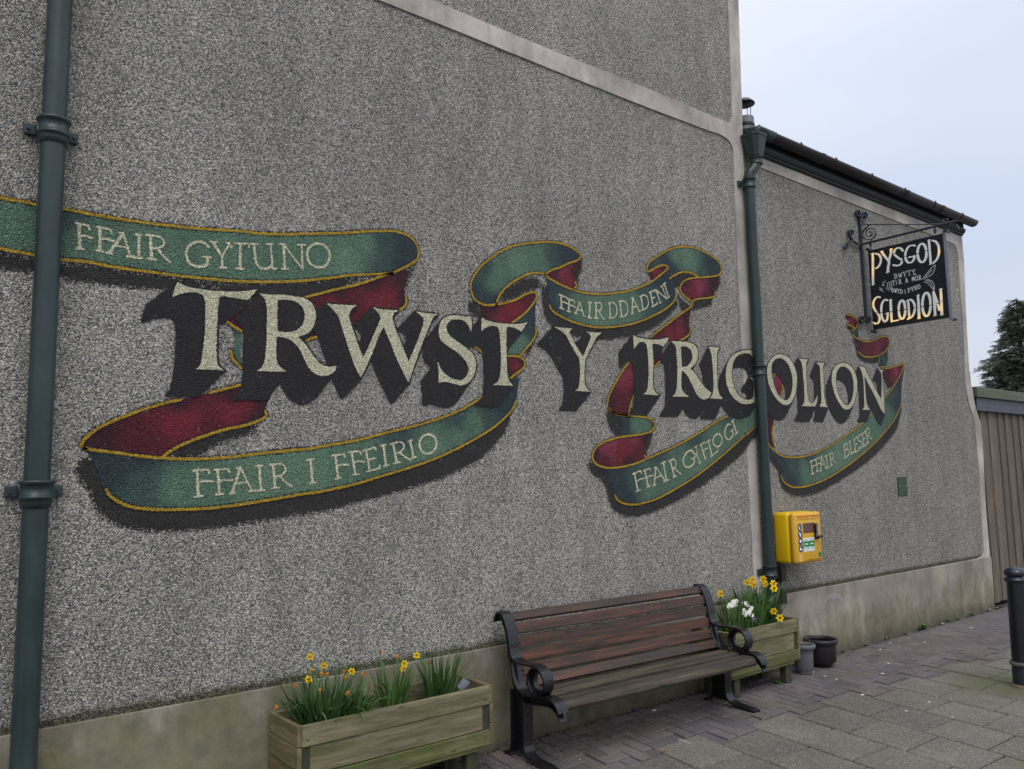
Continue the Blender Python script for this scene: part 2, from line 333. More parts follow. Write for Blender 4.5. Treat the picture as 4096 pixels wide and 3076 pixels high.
# roof, fascia, moulding, gutter
ze = 4.86; XE = 10.95
bm = bmesh.new(); prism(bm, [(XR - .01, -.12, ze + .03), (XR - .01, 5, ze + 1.15), (XR - .01, 5, ze + 1.09), (XR - .01, -.12, ze - .01)], (XE + .05 - XR, 0, 0)); objr('roof', bm, m_plain('roof_slate', (58, 58, 64)), wall_r)
bm = bmesh.new(); box(bm, XR, XE, -.05, -.012, 4.735, ze - .012); objr('fascia', bm, FASC, wall_r)
bm = bmesh.new(); strip(bm, [(-.012, 4.69), (-.03, 4.70), (-.034, 4.715), (-.05, 4.725), (-.06, 4.745), (-.064, 4.765)], XR, XE + .01, .014); objr('moulding', bm, FASC, wall_r)
def halfpipe(bm, x0, x1, yc, zc, r, th=.006, seg=12):
    rows = []
    for k in range(seg + 1):
        a = math.pi * k / seg; c_, s_ = math.cos(a), math.sin(a)
        rows.append([bm.verts.new((x, yc - c_ * q, zc - s_ * q)) for x, q in ((x0, r), (x1, r), (x1, r - th), (x0, r - th))])
    for a, b in zip(rows, rows[1:]):
        for k in range(4): bm.faces.new((a[k], a[(k + 1) % 4], b[(k + 1) % 4], b[k]))
    bm.faces.new(rows[0]); bm.faces.new(rows[-1][::-1]); bmesh.ops.recalc_face_normals(bm, faces=bm.faces)
gut = bmesh.new(); halfpipe(gut, 6.50, 11.06, -.125, 4.865, .066)
gut = objr('gutter', gut, GUT, wall_r, True)
for x in (6.98, 7.62, 8.35, 9.1, 9.85, 10.6):
    b = bmesh.new(); halfpipe(b, x, x + .022, -.125, 4.866, .071, .005); box(b, x + .004, x + .018, -.19, -.178, 4.866, 4.885)
    obj('gutter_bracket', b, GUT, gut)
for x in (7.36, 9.15, 10.05):
    b = bmesh.new(); halfpipe(b, x, x + .06, -.125, 4.866, .073, .006); obj('gutter_joint', b, GUT, gut)
b = bmesh.new(); halfpipe(b, 6.30, 6.56, -.125, 4.866, .072, .006); box(b, 6.30, 6.306, -.19, -.06, 4.80, 4.88); obj('gutter_outlet', b, PIPE2, gut, True)
# flue with cowl behind the eaves
fl = empty('flue_pot', (7.09, .5, 4.95)); tag(fl, 'small grey flue pot with a dark round cowl disc above the eaves', 'flue')
b = bmesh.new(); r_ = lathe(b, [(.09, 0), (.09, .46), (.078, .46), (.078, .40)], 0, 0, 24); cap(b, r_[-1]); obj('pot', b, m_paint('flue_grey', (112, 112, 122), None, .5), fl, True)
b = bmesh.new(); lathe(b, [(.093, .355), (.096, .36), (.096, .385), (.093, .39)], 0, 0, 24); box(b, .085, .115, -.01, .01, .36, .385); obj('clamp_band', b, IRON, fl)
b = bmesh.new(); r_ = lathe(b, [(.001, .645), (.07, .66), (.108, .62), (.108, .612), (.001, .618)], 0, 0, 28); obj('cowl_disc', b, IRON, fl, True)
for a in (.3, 2.4, 4.5):
    b = bmesh.new(); tube(b, [(.082 * math.cos(a), .082 * math.sin(a), .40), (.09 * math.cos(a), .09 * math.sin(a), .63)], .004, 6); obj('stay', b, IRON, fl)
# ------------------------------------------------------------------ the mural: sheets of paint that follow the wall surface
_a = [W(*p, -.012) for p in ((3018, 2335), (2998.7, 2000), (2957.8, 1200), (2942, 850))]; SZL, SXL = [p.z for p in _a], [p.x for p in _a]
_a = [W(*p, -.012) for p in ((3051.8, 2239), (3034.8, 2000), (3018, 1624), (2998.7, 1200), (2984.5, 850))]; SZR, SXR = [p.z for p in _a], [p.x for p in _a]
def strip_off(x, z):
    """the cement corner strip stands proud of the pebbledash"""
    return (x > np.interp(z, SZL, SXL) - .003) & (x < np.interp(z, SZR, SXR) + .002)
def field(polys, strokes, cell, blur=0, pad=.03, sweep=None):
    pts = np.array([p for q in polys for p in q] + [p for s_ in strokes for p in s_[0]]); lo = pts.min(0) - pad; hi = pts.max(0) + pad
    if sweep is not None: lo = lo + np.minimum(sweep, 0); hi = hi + np.maximum(sweep, 0)
    nx, nz_ = int((hi[0] - lo[0]) / cell) + 2, int((hi[1] - lo[1]) / cell) + 2; ss = 3
    A = np.zeros((nz_ * ss, nx * ss), bool); fc = cell / ss
    for poly in polys:
        B = np.zeros_like(A); q = np.array(poly); q2 = np.roll(q, -1, 0)
        y0, y1 = q[:, 1], q2[:, 1]; r0 = max(0, int((q[:, 1].min() - lo[1]) / fc) - 1); r1 = min(A.shape[0], int((q[:, 1].max() - lo[1]) / fc) + 2)
        for r in range(r0, r1):
            yy = lo[1] + (r - (ss - 1) / 2) * fc; m = (y0 <= yy) != (y1 <= yy)
            if not m.any(): continue
            xs = np.sort(q[m, 0] + (yy - y0[m]) / (y1[m] - y0[m]) * (q2[m, 0] - q[m, 0])); ix = np.clip(np.ceil((xs - lo[0]) / fc + (ss - 1) / 2).astype(int), 0, A.shape[1])
            for a, b in zip(ix[::2], ix[1::2]): B[r, a:b] = True
        A ^= B
    F = A.reshape(nz_, ss, nx, ss).mean((1, 3)).astype(np.float32)
    X = lo[0] + np.arange(nx) * cell; Z = lo[1] + np.arange(nz_) * cell
    for path, wd in strokes:
        p = np.array(path)
        for a, b in zip(p, p[1:]):
            l2 = np.minimum(a, b) - wd - cell * 2; h2 = np.maximum(a, b) + wd + cell * 2
            i0, i1 = max(0, int((l2[0] - lo[0]) / cell)), min(nx, int((h2[0] - lo[0]) / cell) + 1); j0, j1 = max(0, int((l2[1] - lo[1]) / cell)), min(nz_, int((h2[1] - lo[1]) / cell) + 1)
            if i1 <= i0 or j1 <= j0: continue
            gx, gz = np.meshgrid(X[i0:i1], Z[j0:j1]); d = b - a; t = np.clip(((gx - a[0]) * d[0] + (gz - a[1]) * d[1]) / (d @ d + 1e-12), 0, 1)
            ds = np.hypot(gx - a[0] - t * d[0], gz - a[1] - t * d[1]); F[j0:j1, i0:i1] = np.maximum(F[j0:j1, i0:i1], np.clip((wd / 2 - ds) / cell + .5, 0, 1))
    if sweep is not None:
        n = int(np.hypot(*sweep) / cell) + 1; O = F.copy()
        for k in range(1, n + 1):
            dx, dz = int(round(sweep[0] * k / n / cell)), int(round(sweep[1] * k / n / cell))
            src = F[max(0, -dz):F.shape[0] - max(0, dz), max(0, -dx):F.shape[1] - max(0, dx)]
            O[max(0, dz):F.shape[0] + min(0, dz), max(0, dx):F.shape[1] + min(0, dx)] = np.maximum(O[max(0, dz):F.shape[0] + min(0, dz), max(0, dx):F.shape[1] + min(0, dx)], src)
        F = O
    for _ in range(blur):
        for ax in (0, 1): F = (np.roll(F, 1, ax) + F * 2 + np.roll(F, -1, ax)) / 4
    return X, Z, F
def sheet(name, X, Z, F, colf, layer, parent, mat=None, place=None):
    keep = (F[:-1, :-1] > .03) | (F[1:, :-1] > .03) | (F[:-1, 1:] > .03) | (F[1:, 1:] > .03)
    used = np.zeros(F.shape, bool); used[:-1, :-1] |= keep; used[1:, :-1] |= keep; used[:-1, 1:] |= keep; used[1:, 1:] |= keep
    idx = np.full(F.shape, -1); jj, ii = np.nonzero(used); idx[jj, ii] = np.arange(len(jj)); x, z = X[ii], Z[jj]
    if place is None:
        y = -(.0012 + .0007 * layer) - np.where(strip_off(x, z), .012, 0); V = np.stack([x, y, z], 1)
    else: V = place(x, z)
    kj, ki = np.nonzero(keep); Q = np.stack([idx[kj, ki], idx[kj, ki + 1], idx[kj + 1, ki + 1], idx[kj + 1, ki]], 1)
    me = bpy.data.meshes.new(name); me.vertices.add(len(V)); me.vertices.foreach_set('co', V.astype(np.float32).ravel())
    me.loops.add(Q.size); me.loops.foreach_set('vertex_index', Q.astype(np.int32).ravel()); me.polygons.add(len(Q))
    me.polygons.foreach_set('loop_start', np.arange(0, Q.size, 4, dtype=np.int32)); me.update(calc_edges=True)
    at = me.color_attributes.new('Col', 'FLOAT_COLOR', 'POINT'); col = np.ones((len(V), 4), np.float32); col[:, :3] = colf(x, z); col[:, 3] = F[jj, ii]
    at.data.foreach_set('color', col.ravel()); return obj(name, me, mat or MURAL, parent)
def wxz(p, Y=0.0): q = W(p[0], p[1], Y); return (q.x, q.z)
def P_(s, c='S', closed=True, n=5): return [wxz(a) for a in smooth(parse(c, s), closed, n)]
KP = 1.15
CREAM = np.array(srgb(204, 199, 170)[:3]) * 1.48; GOLD = np.array(srgb(188, 152, 46)[:3]) * KP * 1.12; BLK = np.array(srgb(52, 51, 53)[:3]) * 1.1; SHD = np.array(srgb(60, 58, 57)[:3]) * 1.15
GR = {'g': np.array(srgb(104, 134, 112)[:3]) * KP, 'l': np.array(srgb(116, 146, 121)[:3]) * KP, 'd': np.array(srgb(72, 92, 88)[:3]) * KP, 'n': np.array(srgb(56, 70, 76)[:3]) * KP, 'k': np.array(srgb(44, 48, 52)[:3]) * KP,
      'r': np.array(srgb(134, 44, 56)[:3]) * KP, 'm': np.array(srgb(100, 36, 50)[:3]) * KP, 'q': np.array(srgb(70, 36, 46)[:3]) * KP, 'p': np.array(srgb(146, 62, 84)[:3]) * KP}
def const(c): return lambda x, z: np.tile(c, (len(x), 1))
def blend(crop, spec, sig=.09):
    S_ = []
    for t in spec.split():
        if t.endswith(':'): crop = t[:-1]; continue
        k, xy = t[0], t[1:].split(','); px, py = cp(crop, float(xy[0]), float(xy[1])); q = wxz((px, py)); S_.append((q, GR[k]))
    def f(x, z):
        num = np.zeros((len(x), 3)); den = np.zeros(len(x)) + 1e-9
        for (a, b), c in S_:
            wgt = 1 / (((x - a) ** 2 + (z - b) ** 2) + .0006) ** 1.6; num += wgt[:, None] * c; den += wgt
        r = num / den[:, None]
        return r * (1 + .10 * np.sin(x * 37 + z * 11)[:, None] * .3)
    return f
mural = empty('painted_mural', (0, 0, 0)); tag(mural, 'ribbon mural on pebbledash reading TRWST Y TRIGOLION in cream capitals, green and red scrolls', 'mural')
def shadow(s, crop, blur=4): X, Z, F = field([P_(s, crop)], [], .009, blur + 4, .09); return sheet('ribbon_shadow', X, Z, F, const(SHD), 0, mural)
shadow('-420,560* 0,690 150,715 290,745 560,790 800,800 1100,850 1500,900 1900,950 2212,960 Z2: 300,960 700,950 1100,900 1400,870 1600,850 1710,740 1700,800 1650,870 1610,960 1600,1010 1300,900 1000,1010 700,1090 500,1085 200,1060 -100,1050 Z1: 2000,1010 1500,1010 1200,1000 900,960 600,925 540,900 290,860 0,825 -420,740*', 'Z1')
shadow('900,935 1000,870 1150,805 1300,750 1450,705 1700,650 1725,700 1650,745 1450,800 1300,860 1220,935 1100,950', 'Z3')
shadow('200,950 130,1010 112,1080 180,1180 245,1260 290,1390 390,1500 600,1575 850,1605 1150,1595 1450,1560 1800,1500 2212,1440 Z4: 300,1430 600,1350 900,1275 1200,1185 1450,1095 1700,965 1850,820 1935,700 1965,600 1990,480 1900,450 1500,600 1000,800 400,1000 Z3: 1800,1100 900,1100 400,1000', 'Z3')
shadow('290,610 330,540 420,475 520,425 600,425 650,500 560,515 450,570 350,610', 'Z5')
shadow('640,480 640,600 655,700 690,790 780,850 950,905 1150,925 1350,895 1500,845 1620,765 1700,685 1730,610 1600,560 1000,600 700,500', 'Z5')
shadow('1990,420 2060,410 2072,470 2035,545 2005,600 2005,645 1930,660 1850,690 1830,650 1760,600 1730,545 1725,610 1760,690 1800,710 1850,640', 'Z5', 3)
shadow('55,610 48,680 80,725 160,760 300,760 200,640', 'Z5', 3)
shadow('900,270 958,270 958,340 932,420 922,510 880,520', 'Z5', 2)
shadow('1650,450 1720,405 1780,390 1850,405 1900,430 1780,455 1740,495 1680,500', 'Z5', 2)
shadow('560,850 610,850 585,920 555,990 520,1060 490,1075', 'Z5', 2)
shadow('1780,840 1838,840 1838,880 1800,940 1740,950', 'Z5', 2)
shadow('130,1120 105,1180 145,1240 215,1290 255,1345 270,1430 305,1520 380,1575 470,1590 580,1575 700,1535 850,1462 1000,1370 1150,1270 1300,1150 1400,1055 1440,980 1500,930 1510,840 1300,1000 1000,1200 600,1400 300,1300', 'Z6')
shadow('272,710 266,800 298,870 350,925 440,925 420,780', 'Z6', 2)
shadow('560,900 640,895 632,965 602,1040 590,1095 560,1080', 'Z6', 2)
shadow('340,1190 350,1290 400,1370 440,1430 450,1500 480,1572 550,1622 640,1632 760,1602 900,1532 1050,1440 1200,1330 1330,1200 1425,1070 1455,960 1470,880 1400,950 1000,1350 600,1500', 'Z7')
shadow('1050,300 1085,400 1098,470 1150,512 1220,528 1280,500 1280,450 1150,440', 'Z7', 3)
shadow('1380,590 1310,580 1320,640 1350,730 1400,700', 'Z7', 3)
shadow('1000,210 1050,215 1060,260 1020,240', 'Z7', 2)
def ribbon(s, crop, colspec, golds, red=False, lay=1):
    X, Z, F = field([P_(s, crop)], [], .008, 0)
    o = sheet('ribbon_back' if red else 'ribbon', X, Z, F, blend(crop, colspec), lay + (0 if red else 1), mural)
    if golds:
        st = []
        for g in golds: st.append((P_(g, crop, False, 4), .0150))
        X, Z, F = field([], [(a, .034) for a, _ in st], .006, 1); sheet('dark_line', X, Z, F * .62, const(BLK * .8), lay + 1.6, o)
        for kk, s1 in enumerate(st): X, Z, F = field([], [s1], .0045, 0); sheet('gold_edge', X, Z, F, const(GOLD), lay + 2.2 + .12 * kk, o)
    return o
R_ = ribbon
# reds (undersides of the ribbon)
R_('1400,880* 1605,838 1592,960 1590,1080 1600,1140 1550,1190* 1350,1275 1150,1345 950,1400 700,1468 K1: 900,440* 640,385* 550,330* 600,268 660,230 800,195* Z2: 700,1085* 950,1020 1200,960', 'Z2', 'r1450,1100 r1300,1130 m1100,1100 q1590,900 q1590,1100 m800,1150 m1150,1250 q1000,1030 q1300,950 q700,1250 r950,1150', ['1480,865 1400,890 1200,960 950,1020 700,1085', '1600,1075 1602,1130 1580,1170 1545,1190', 'K1: 1040,450 1080,435 1118,424', 'K1: 550,330 590,355 640,387', 'K1: 560,285 600,268 640,240'], True)
R_('165,840 230,760 350,680 500,600 700,530 900,465 1040,440 1300,375 1570,310* 1880,310* 1830,430 1790,520 1800,570 1770,610 1650,660 1500,690 1350,735 1200,780 1080,830 980,880 900,940* 700,930 500,905 300,885', 'Z3', 'q250,830 m600,750 r1000,650 r1500,550 r1600,480 r1150,600 q1780,500 q1780,600 q1500,380 m800,850 q1050,460 q400,700 m1300,680 q1700,640', ['210,880 165,845 200,785 300,700 450,625 700,530 900,470 1040,440', '1300,378 1450,340 1575,308', '1790,540 1802,575 1765,612 1620,665 1450,700 1300,745 1150,800 1000,865 890,940'], True)
R_('150,650* 270,640 350,625 430,600 500,560 560,540 590,555 580,610 555,650 500,705 450,750 390,795* 300,785 200,765 150,745*', 'Z5', 'q160,700 r420,680 r300,740 m540,580 q250,660 r350,700', ['270,640 350,625 430,600 500,560 562,540 590,555 590,592 560,640 510,700 450,750 390,793'], True)
R_('350,1058* 430,1058 480,1080 497,1110 480,1150 430,1190 350,1250*', 'Z5', 'm400,1120 r430,1130 q470,1080 q370,1200', ['360,1055 430,1055 480,1075 497,1110 485,1150 430,1195 365,1242'], True, 4)
R_('665,395* 700,370 780,345 870,305 945,272* 940,330 910,380 905,450 912,480 895,515* 870,515 800,490 740,455 690,425', 'Z5', 'm720,400 r830,400 r860,450 q930,300 q900,400 p800,380 q760,350', ['905,460 915,488 895,512'], True)
R_('1490,380* 1550,350 1600,330 1642,338 1630,370 1590,410 1550,440 1515,445*', 'Z5', 'r1560,390 m1610,350 q1500,400', None, True)
R_('1760,490 1790,455 1850,435 1950,428 2065,400* 2050,470 2022,520 2025,560 2010,582 1950,592 1900,590 1840,612* 1780,570 1755,530', 'Z5', 'p1900,480 r1860,540 m1800,500 q2040,430 q2010,500 m1950,560 p1920,520', ['2030,535 2028,570 2000,582 1940,590 1890,595 1842,615'], True)
R_('1848,645* 1820,680 1760,715 1680,770 1600,835 1510,910* 1650,935* 1750,928 1800,900 1830,860 1820,800 1830,720', 'Z5', 'r1750,850 m1700,800 r1650,890 q1810,750 q1820,850 m1600,880', ['1830,830 1830,870 1792,905 1745,930'], True)
R_('1600,990* 1450,1005* 1390,1050 1300,1150 1230,1260 1180,1370 1165,1450 1190,1500 1260,1530 1332,1535* 1340,1450 1370,1370 1440,1240 1530,1155 1610,1070*', 'Z5', 'p1350,1180 r1320,1280 m1270,1400 q1190,1450 p1290,1220 m1300,1500 q1380,1350 m1560,1080 r1360,1150', ['1355,1080 1290,1165 1230,1265 1180,1365 1162,1440 1175,1485 1230,1515 1300,1530 1345,1534', '1395,1345 1365,1400 1345,1460 1335,1530', '1605,1075 1570,1112 1530,1150'], True)
R_('180,1015 250,970 340,938 450,922 560,908 628,888* 600,950 585,1000 575,1060 585,1110* 500,1150 400,1172 300,1182 230,1175 175,1150 150,1100 155,1055', 'Z6', 'p300,980 r380,1050 m250,1120 q170,1080 p480,950 r450,1000 q600,960 m520,1060 q450,1140 p250,1040', ['578,1078 584,1115'], True)
R_('430,600 465,660 478,740 455,800 405,900 405,1000 388,1090 400,1170 412,1225* 380,1210* 345,1165* 300,1050* 300,880* 370,800 395,700 400,640', 'Z7', 'p430,680 r440,740 m400,900 q350,1000 q370,1150 m350,900 p440,640', ['400,640 412,615 432,600', '475,700 470,760 452,805', '400,910 405,1000 388,1090 395,1160 412,1220'], True)
R_('1308,575* 1350,570 1420,550 1485,530* 1472,580 1430,660 1382,722* 1350,715 1320,660 1310,620', 'Z7', 'r1400,620 p1420,600 m1350,600 q1320,650 q1360,700 m1450,560', ['1280,540 1310,562 1350,568 1420,548 1490,527'], True)
R_('1055,290* 1110,325 1180,347 1240,335 1300,305 1340,303 1362,330 1358,380 1330,430 1280,460 1220,475 1160,470 1115,440 1100,380', 'Z7', 'r1220,400 p1260,380 m1180,420 q1090,350 r1300,350 q1340,420 m1320,400', ['1050,255 1060,292 1110,325 1180,347 1240,335 1290,310 1340,303 1362,335 1357,385 1320,435 1270,462 1210,475 1150,467 1108,432'], True)
R_('1000,118* 1045,130 1085,155 1102,190 1092,232* 1065,222 1040,210 1005,207* 1030,180 995,150*', 'Z7', 'r1050,170 p1040,190 m1020,140 q1090,210', ['1000,118 1045,130 1090,160 1102,195 1085,230 1055,255 1053,290', '1005,207 1040,210 1072,232'], True)
# greens
R_('-450,60* -200,130 0,200 150,228 300,255 570,300 850,355 1200,410 1600,460 2000,490 2212,505 Z2: 250,515 500,525 750,520 1000,515 1250,500 1450,495 1550,510 1640,550 1690,610 1712,680 1700,740 1640,790 1550,835 1480,865 1300,880 1100,888 900,915 700,935 500,945 250,945 0,935 Z1: 1900,925 1600,895 1300,855 1000,815 780,770 560,750 290,705 150,680 0,650 -200,600 -450,530*', 'Z1', 'g100,450 d600,330 g800,600 g1500,700 g-200,400 Z2: g300,600 g700,650 l1100,780 g1250,600 d1400,600 n1600,600 n1650,700 n1550,780 g0,800 d1400,820 g500,880', ['-450,60 -200,130 0,200 150,228 300,255 570,300 850,355 1200,410 1600,460 2000,490 2212,505 Z2: 250,515 500,525 750,520 1000,515 1250,500 1450,495 1550,510 1640,550 1690,610 1712,680 1700,740 1640,790 1550,835 1480,865 1300,880 1100,888 900,915 700,935 500,945 250,945 0,935 Z1: 1900,925 1600,895 1300,855 1000,815 780,770 560,750 290,705 150,680 0,650 -200,600 -450,530'])
R_('550,335* 640,387* 642,500 640,622* 600,580 575,540 588,490 598,440 588,380', 'K1', 'n575,360 g615,440 g618,520 d600,400 n580,530', ['572,512 580,550 605,585 638,620'])
R_('190,870* 300,888 500,912 700,940 900,957 1100,965 1300,960 1500,945 1750,915 2000,890 2212,870 Z4: 200,870 400,835 600,800 800,750 1000,700 1200,650 1400,585 1550,520 1700,430 1745,395 1830,330 1900,290 2048,240* 2035,350 2015,450 1990,520 1920,600 1800,700 1600,820 1400,920 1200,1000 1000,1065 800,1125 600,1185 400,1230 200,1270 0,1310 Z3: 2000,1295 1800,1330 1550,1370 1300,1400 1100,1410 900,1412 750,1405 600,1385 500,1345 420,1290 385,1240* 340,1180 300,1050 270,980', 'Z3', 'n300,950 n400,1150 n450,1050 d700,1150 d600,1300 g1000,1200 g1400,1200 l1700,1150 n700,980 Z4: l200,1000 g600,950 d1000,780 g1000,1000 l1250,880 g1500,800 d1500,600 g1650,650 n1900,500 n1980,420 k1800,450 k1850,350 n1960,330 n2000,290 d1800,620', ['190,868 300,888 500,912 700,940 900,957 1100,965 1300,960 1500,945 1750,915 2000,890 2212,870 Z4: 200,870 400,835 600,800 800,750 1000,700 1200,650 1400,585 1550,520 1700,430 1745,395', '385,1235 420,1290 500,1345 600,1385 750,1405 900,1412 1100,1410 1300,1400 1550,1370 1800,1330 2000,1295 2212,1260 Z4: 200,1270 400,1230 600,1185 800,1125 1000,1065 1200,1000 1400,920 1600,820 1800,700 1920,600 1990,520 2018,448'])
R_('270,637 200,645 150,635 100,600 70,540 65,470 90,410 150,330 220,270 300,215 400,170 500,150 600,140 700,138 800,150 880,185 930,220 950,250 930,280 850,310 770,345 700,370 662,397* 600,385 540,390 480,415 400,460 340,510 300,560 282,600', 'Z5', 'n120,520 d110,430 n200,620 g300,350 l450,300 g600,250 g600,340 d720,250 n850,220 n820,290 d180,330 g250,480 n250,590', ['270,640 200,645 150,635 100,600 70,540 65,470 90,410 150,330 220,270 300,215 400,170 500,150 600,140 700,138 800,150 880,185 930,220 950,250 930,280 850,310 770,345 700,370 662,395 600,385 540,390 480,415 400,460 340,510 300,560 280,605 270,640'])
R_('592,600* 582,700 585,830 590,860 570,910 530,970 480,1020 425,1052 350,1058* 340,900* 390,800* 450,750 520,690', 'Z5', 'n560,660 n550,760 d500,800 g450,900 g420,1000 g480,950 n530,850 k380,900', ['588,828 590,870 562,930 512,990 470,1040 430,1055 350,1052', 'Z5: 95,968 125,1000 162,1032'])
R_('662,397* 690,425 740,455 800,485 860,510 950,540 1050,555 1150,555 1250,545 1350,525 1450,490 1520,455 1580,410 1645,350 1680,400* 1700,500* 1715,560 1700,610 1660,650 1600,690 1500,740 1400,780 1300,805 1150,825 1050,820 950,800 850,760 770,720 712,680 700,645* 690,570 680,500', 'Z5', 'n700,500 n730,650 d780,600 g950,650 l1100,720 g1200,650 g1350,650 d1500,550 n1600,450 n1660,480 d1600,620 n740,480 g1000,780 n1690,580', ['662,397 690,425 740,455 800,485 860,510 950,540 1050,555 1150,555 1250,545 1350,525 1450,490 1520,455 1580,410 1640,358 1650,340 1630,325 1600,325 1550,345 1500,375 1485,372', '700,648 712,682 770,725 850,765 950,800 1050,820 1150,825 1300,808 1400,785 1500,745 1600,695 1660,655 1700,610 1715,570 1712,538'])
R_('1485,375* 1480,345 1500,300 1550,260 1620,215 1700,185 1800,175 1880,190 1950,220 2020,265 2065,310 2080,355 2065,395 2020,415 1960,420 1895,424* 1860,400 1820,382 1760,380 1710,400 1665,432* 1640,480* 1600,440* 1645,350 1648,335 1625,325 1600,325 1550,345 1500,375', 'Z5', 'n1500,340 d1550,300 g1700,250 l1800,250 g1850,330 n2000,310 n2000,380 d1930,400 n1650,300 n1680,380 n1640,430', ['1485,376 1480,345 1500,300 1560,255 1640,208 1720,180 1800,175 1880,190 1960,225 2030,270 2070,315 2080,360 2060,400 2000,415 1900,422 1840,428 1780,450 1750,490 1750,530 1780,570 1830,610 1847,640 1820,670 1760,710 1680,770 1600,830 1550,870 1510,907', '1662,432 1710,400 1770,380 1830,384 1900,422'], False, 2)
R_('340,745* 400,750 480,755 560,765 630,780 660,815 650,860 610,890 540,905 430,920 380,905* 370,840* 360,790*', 'Z6', 'k370,830 n420,820 g500,820 g600,830 d640,820 g520,880 n410,880', ['275,690 330,735 400,750 500,757 600,770 650,800 662,840 630,880 560,905 450,920 340,938 250,968 180,1010 150,1060 145,1110 175,1155 230,1180 300,1187 400,1175 500,1150 600,1110 700,1065 800,1020 900,970 1000,915 1100,850 1180,800 1262,758'])
R_('165,1150* 230,1182 300,1190 400,1177 500,1152 600,1112 700,1067 800,1022 900,972 1000,917 1100,852 1180,802 1262,758 1340,700 1490,630* 1502,830* 1425,900 1350,970 1250,1060 1150,1140 1050,1220 950,1290 850,1350 750,1405 650,1450 550,1480 480,1490 420,1485 370,1460 332,1420* 325,1380 310,1330 280,1290 230,1250 180,1190', 'Z6', 'n300,1230 n380,1350 k250,1210 d480,1300 g600,1350 g750,1200 g900,1200 l1050,1080 g1200,950 g1350,850 d1300,760 n1350,720 g1450,800 d700,1090 d1000,940 n420,1430', ['330,1413 350,1452 400,1480 480,1492 560,1480 660,1450 760,1403 860,1345 960,1285 1060,1215 1160,1135 1250,1060 1350,970 1422,903 1502,828'])
R_('345,1160* 370,1210 420,1260 480,1297 550,1307 640,1302 740,1272 840,1227 940,1167 1040,1097 1140,1022 1245,925 1310,835 1390,730 1450,630 1490,535* 1480,620 1466,700 1460,830 1450,900 1400,1000 1330,1090 1250,1180 1150,1270 1050,1350 950,1420 850,1480 760,1520 660,1550 570,1555 510,1530 475,1490 465,1452* 468,1400 430,1340 380,1285 348,1225', 'Z7', 'n400,1270 n480,1400 d560,1380 g680,1420 g800,1400 l950,1300 g1100,1200 g1250,1050 g1350,950 n1420,850 n1450,700 n1460,620 d1380,800 d1300,900 d700,1310 n540,1500', ['345,1162 370,1212 420,1262 480,1297 550,1307 640,1302 740,1274 840,1227 940,1167 1040,1097 1140,1022 1248,922', '1310,835 1390,730 1450,630 1490,530', '465,1452 475,1490 510,1530 570,1555 660,1550 760,1520 850,1480 950,1420 1050,1350 1150,1270 1250,1180 1330,1090 1400,1000 1450,900 1466,835'])
R_('1058,255* 1085,232 1102,222* 1106,260 1108,325* 1070,295', 'Z7', 'd1085,260 n1095,300', None)
R_('1285,458* 1345,400* 1350,480 1340,548* 1300,545 1278,510', 'Z7', 'n1330,440 d1315,500 n1300,530', ['1282,458 1276,500 1282,542'])
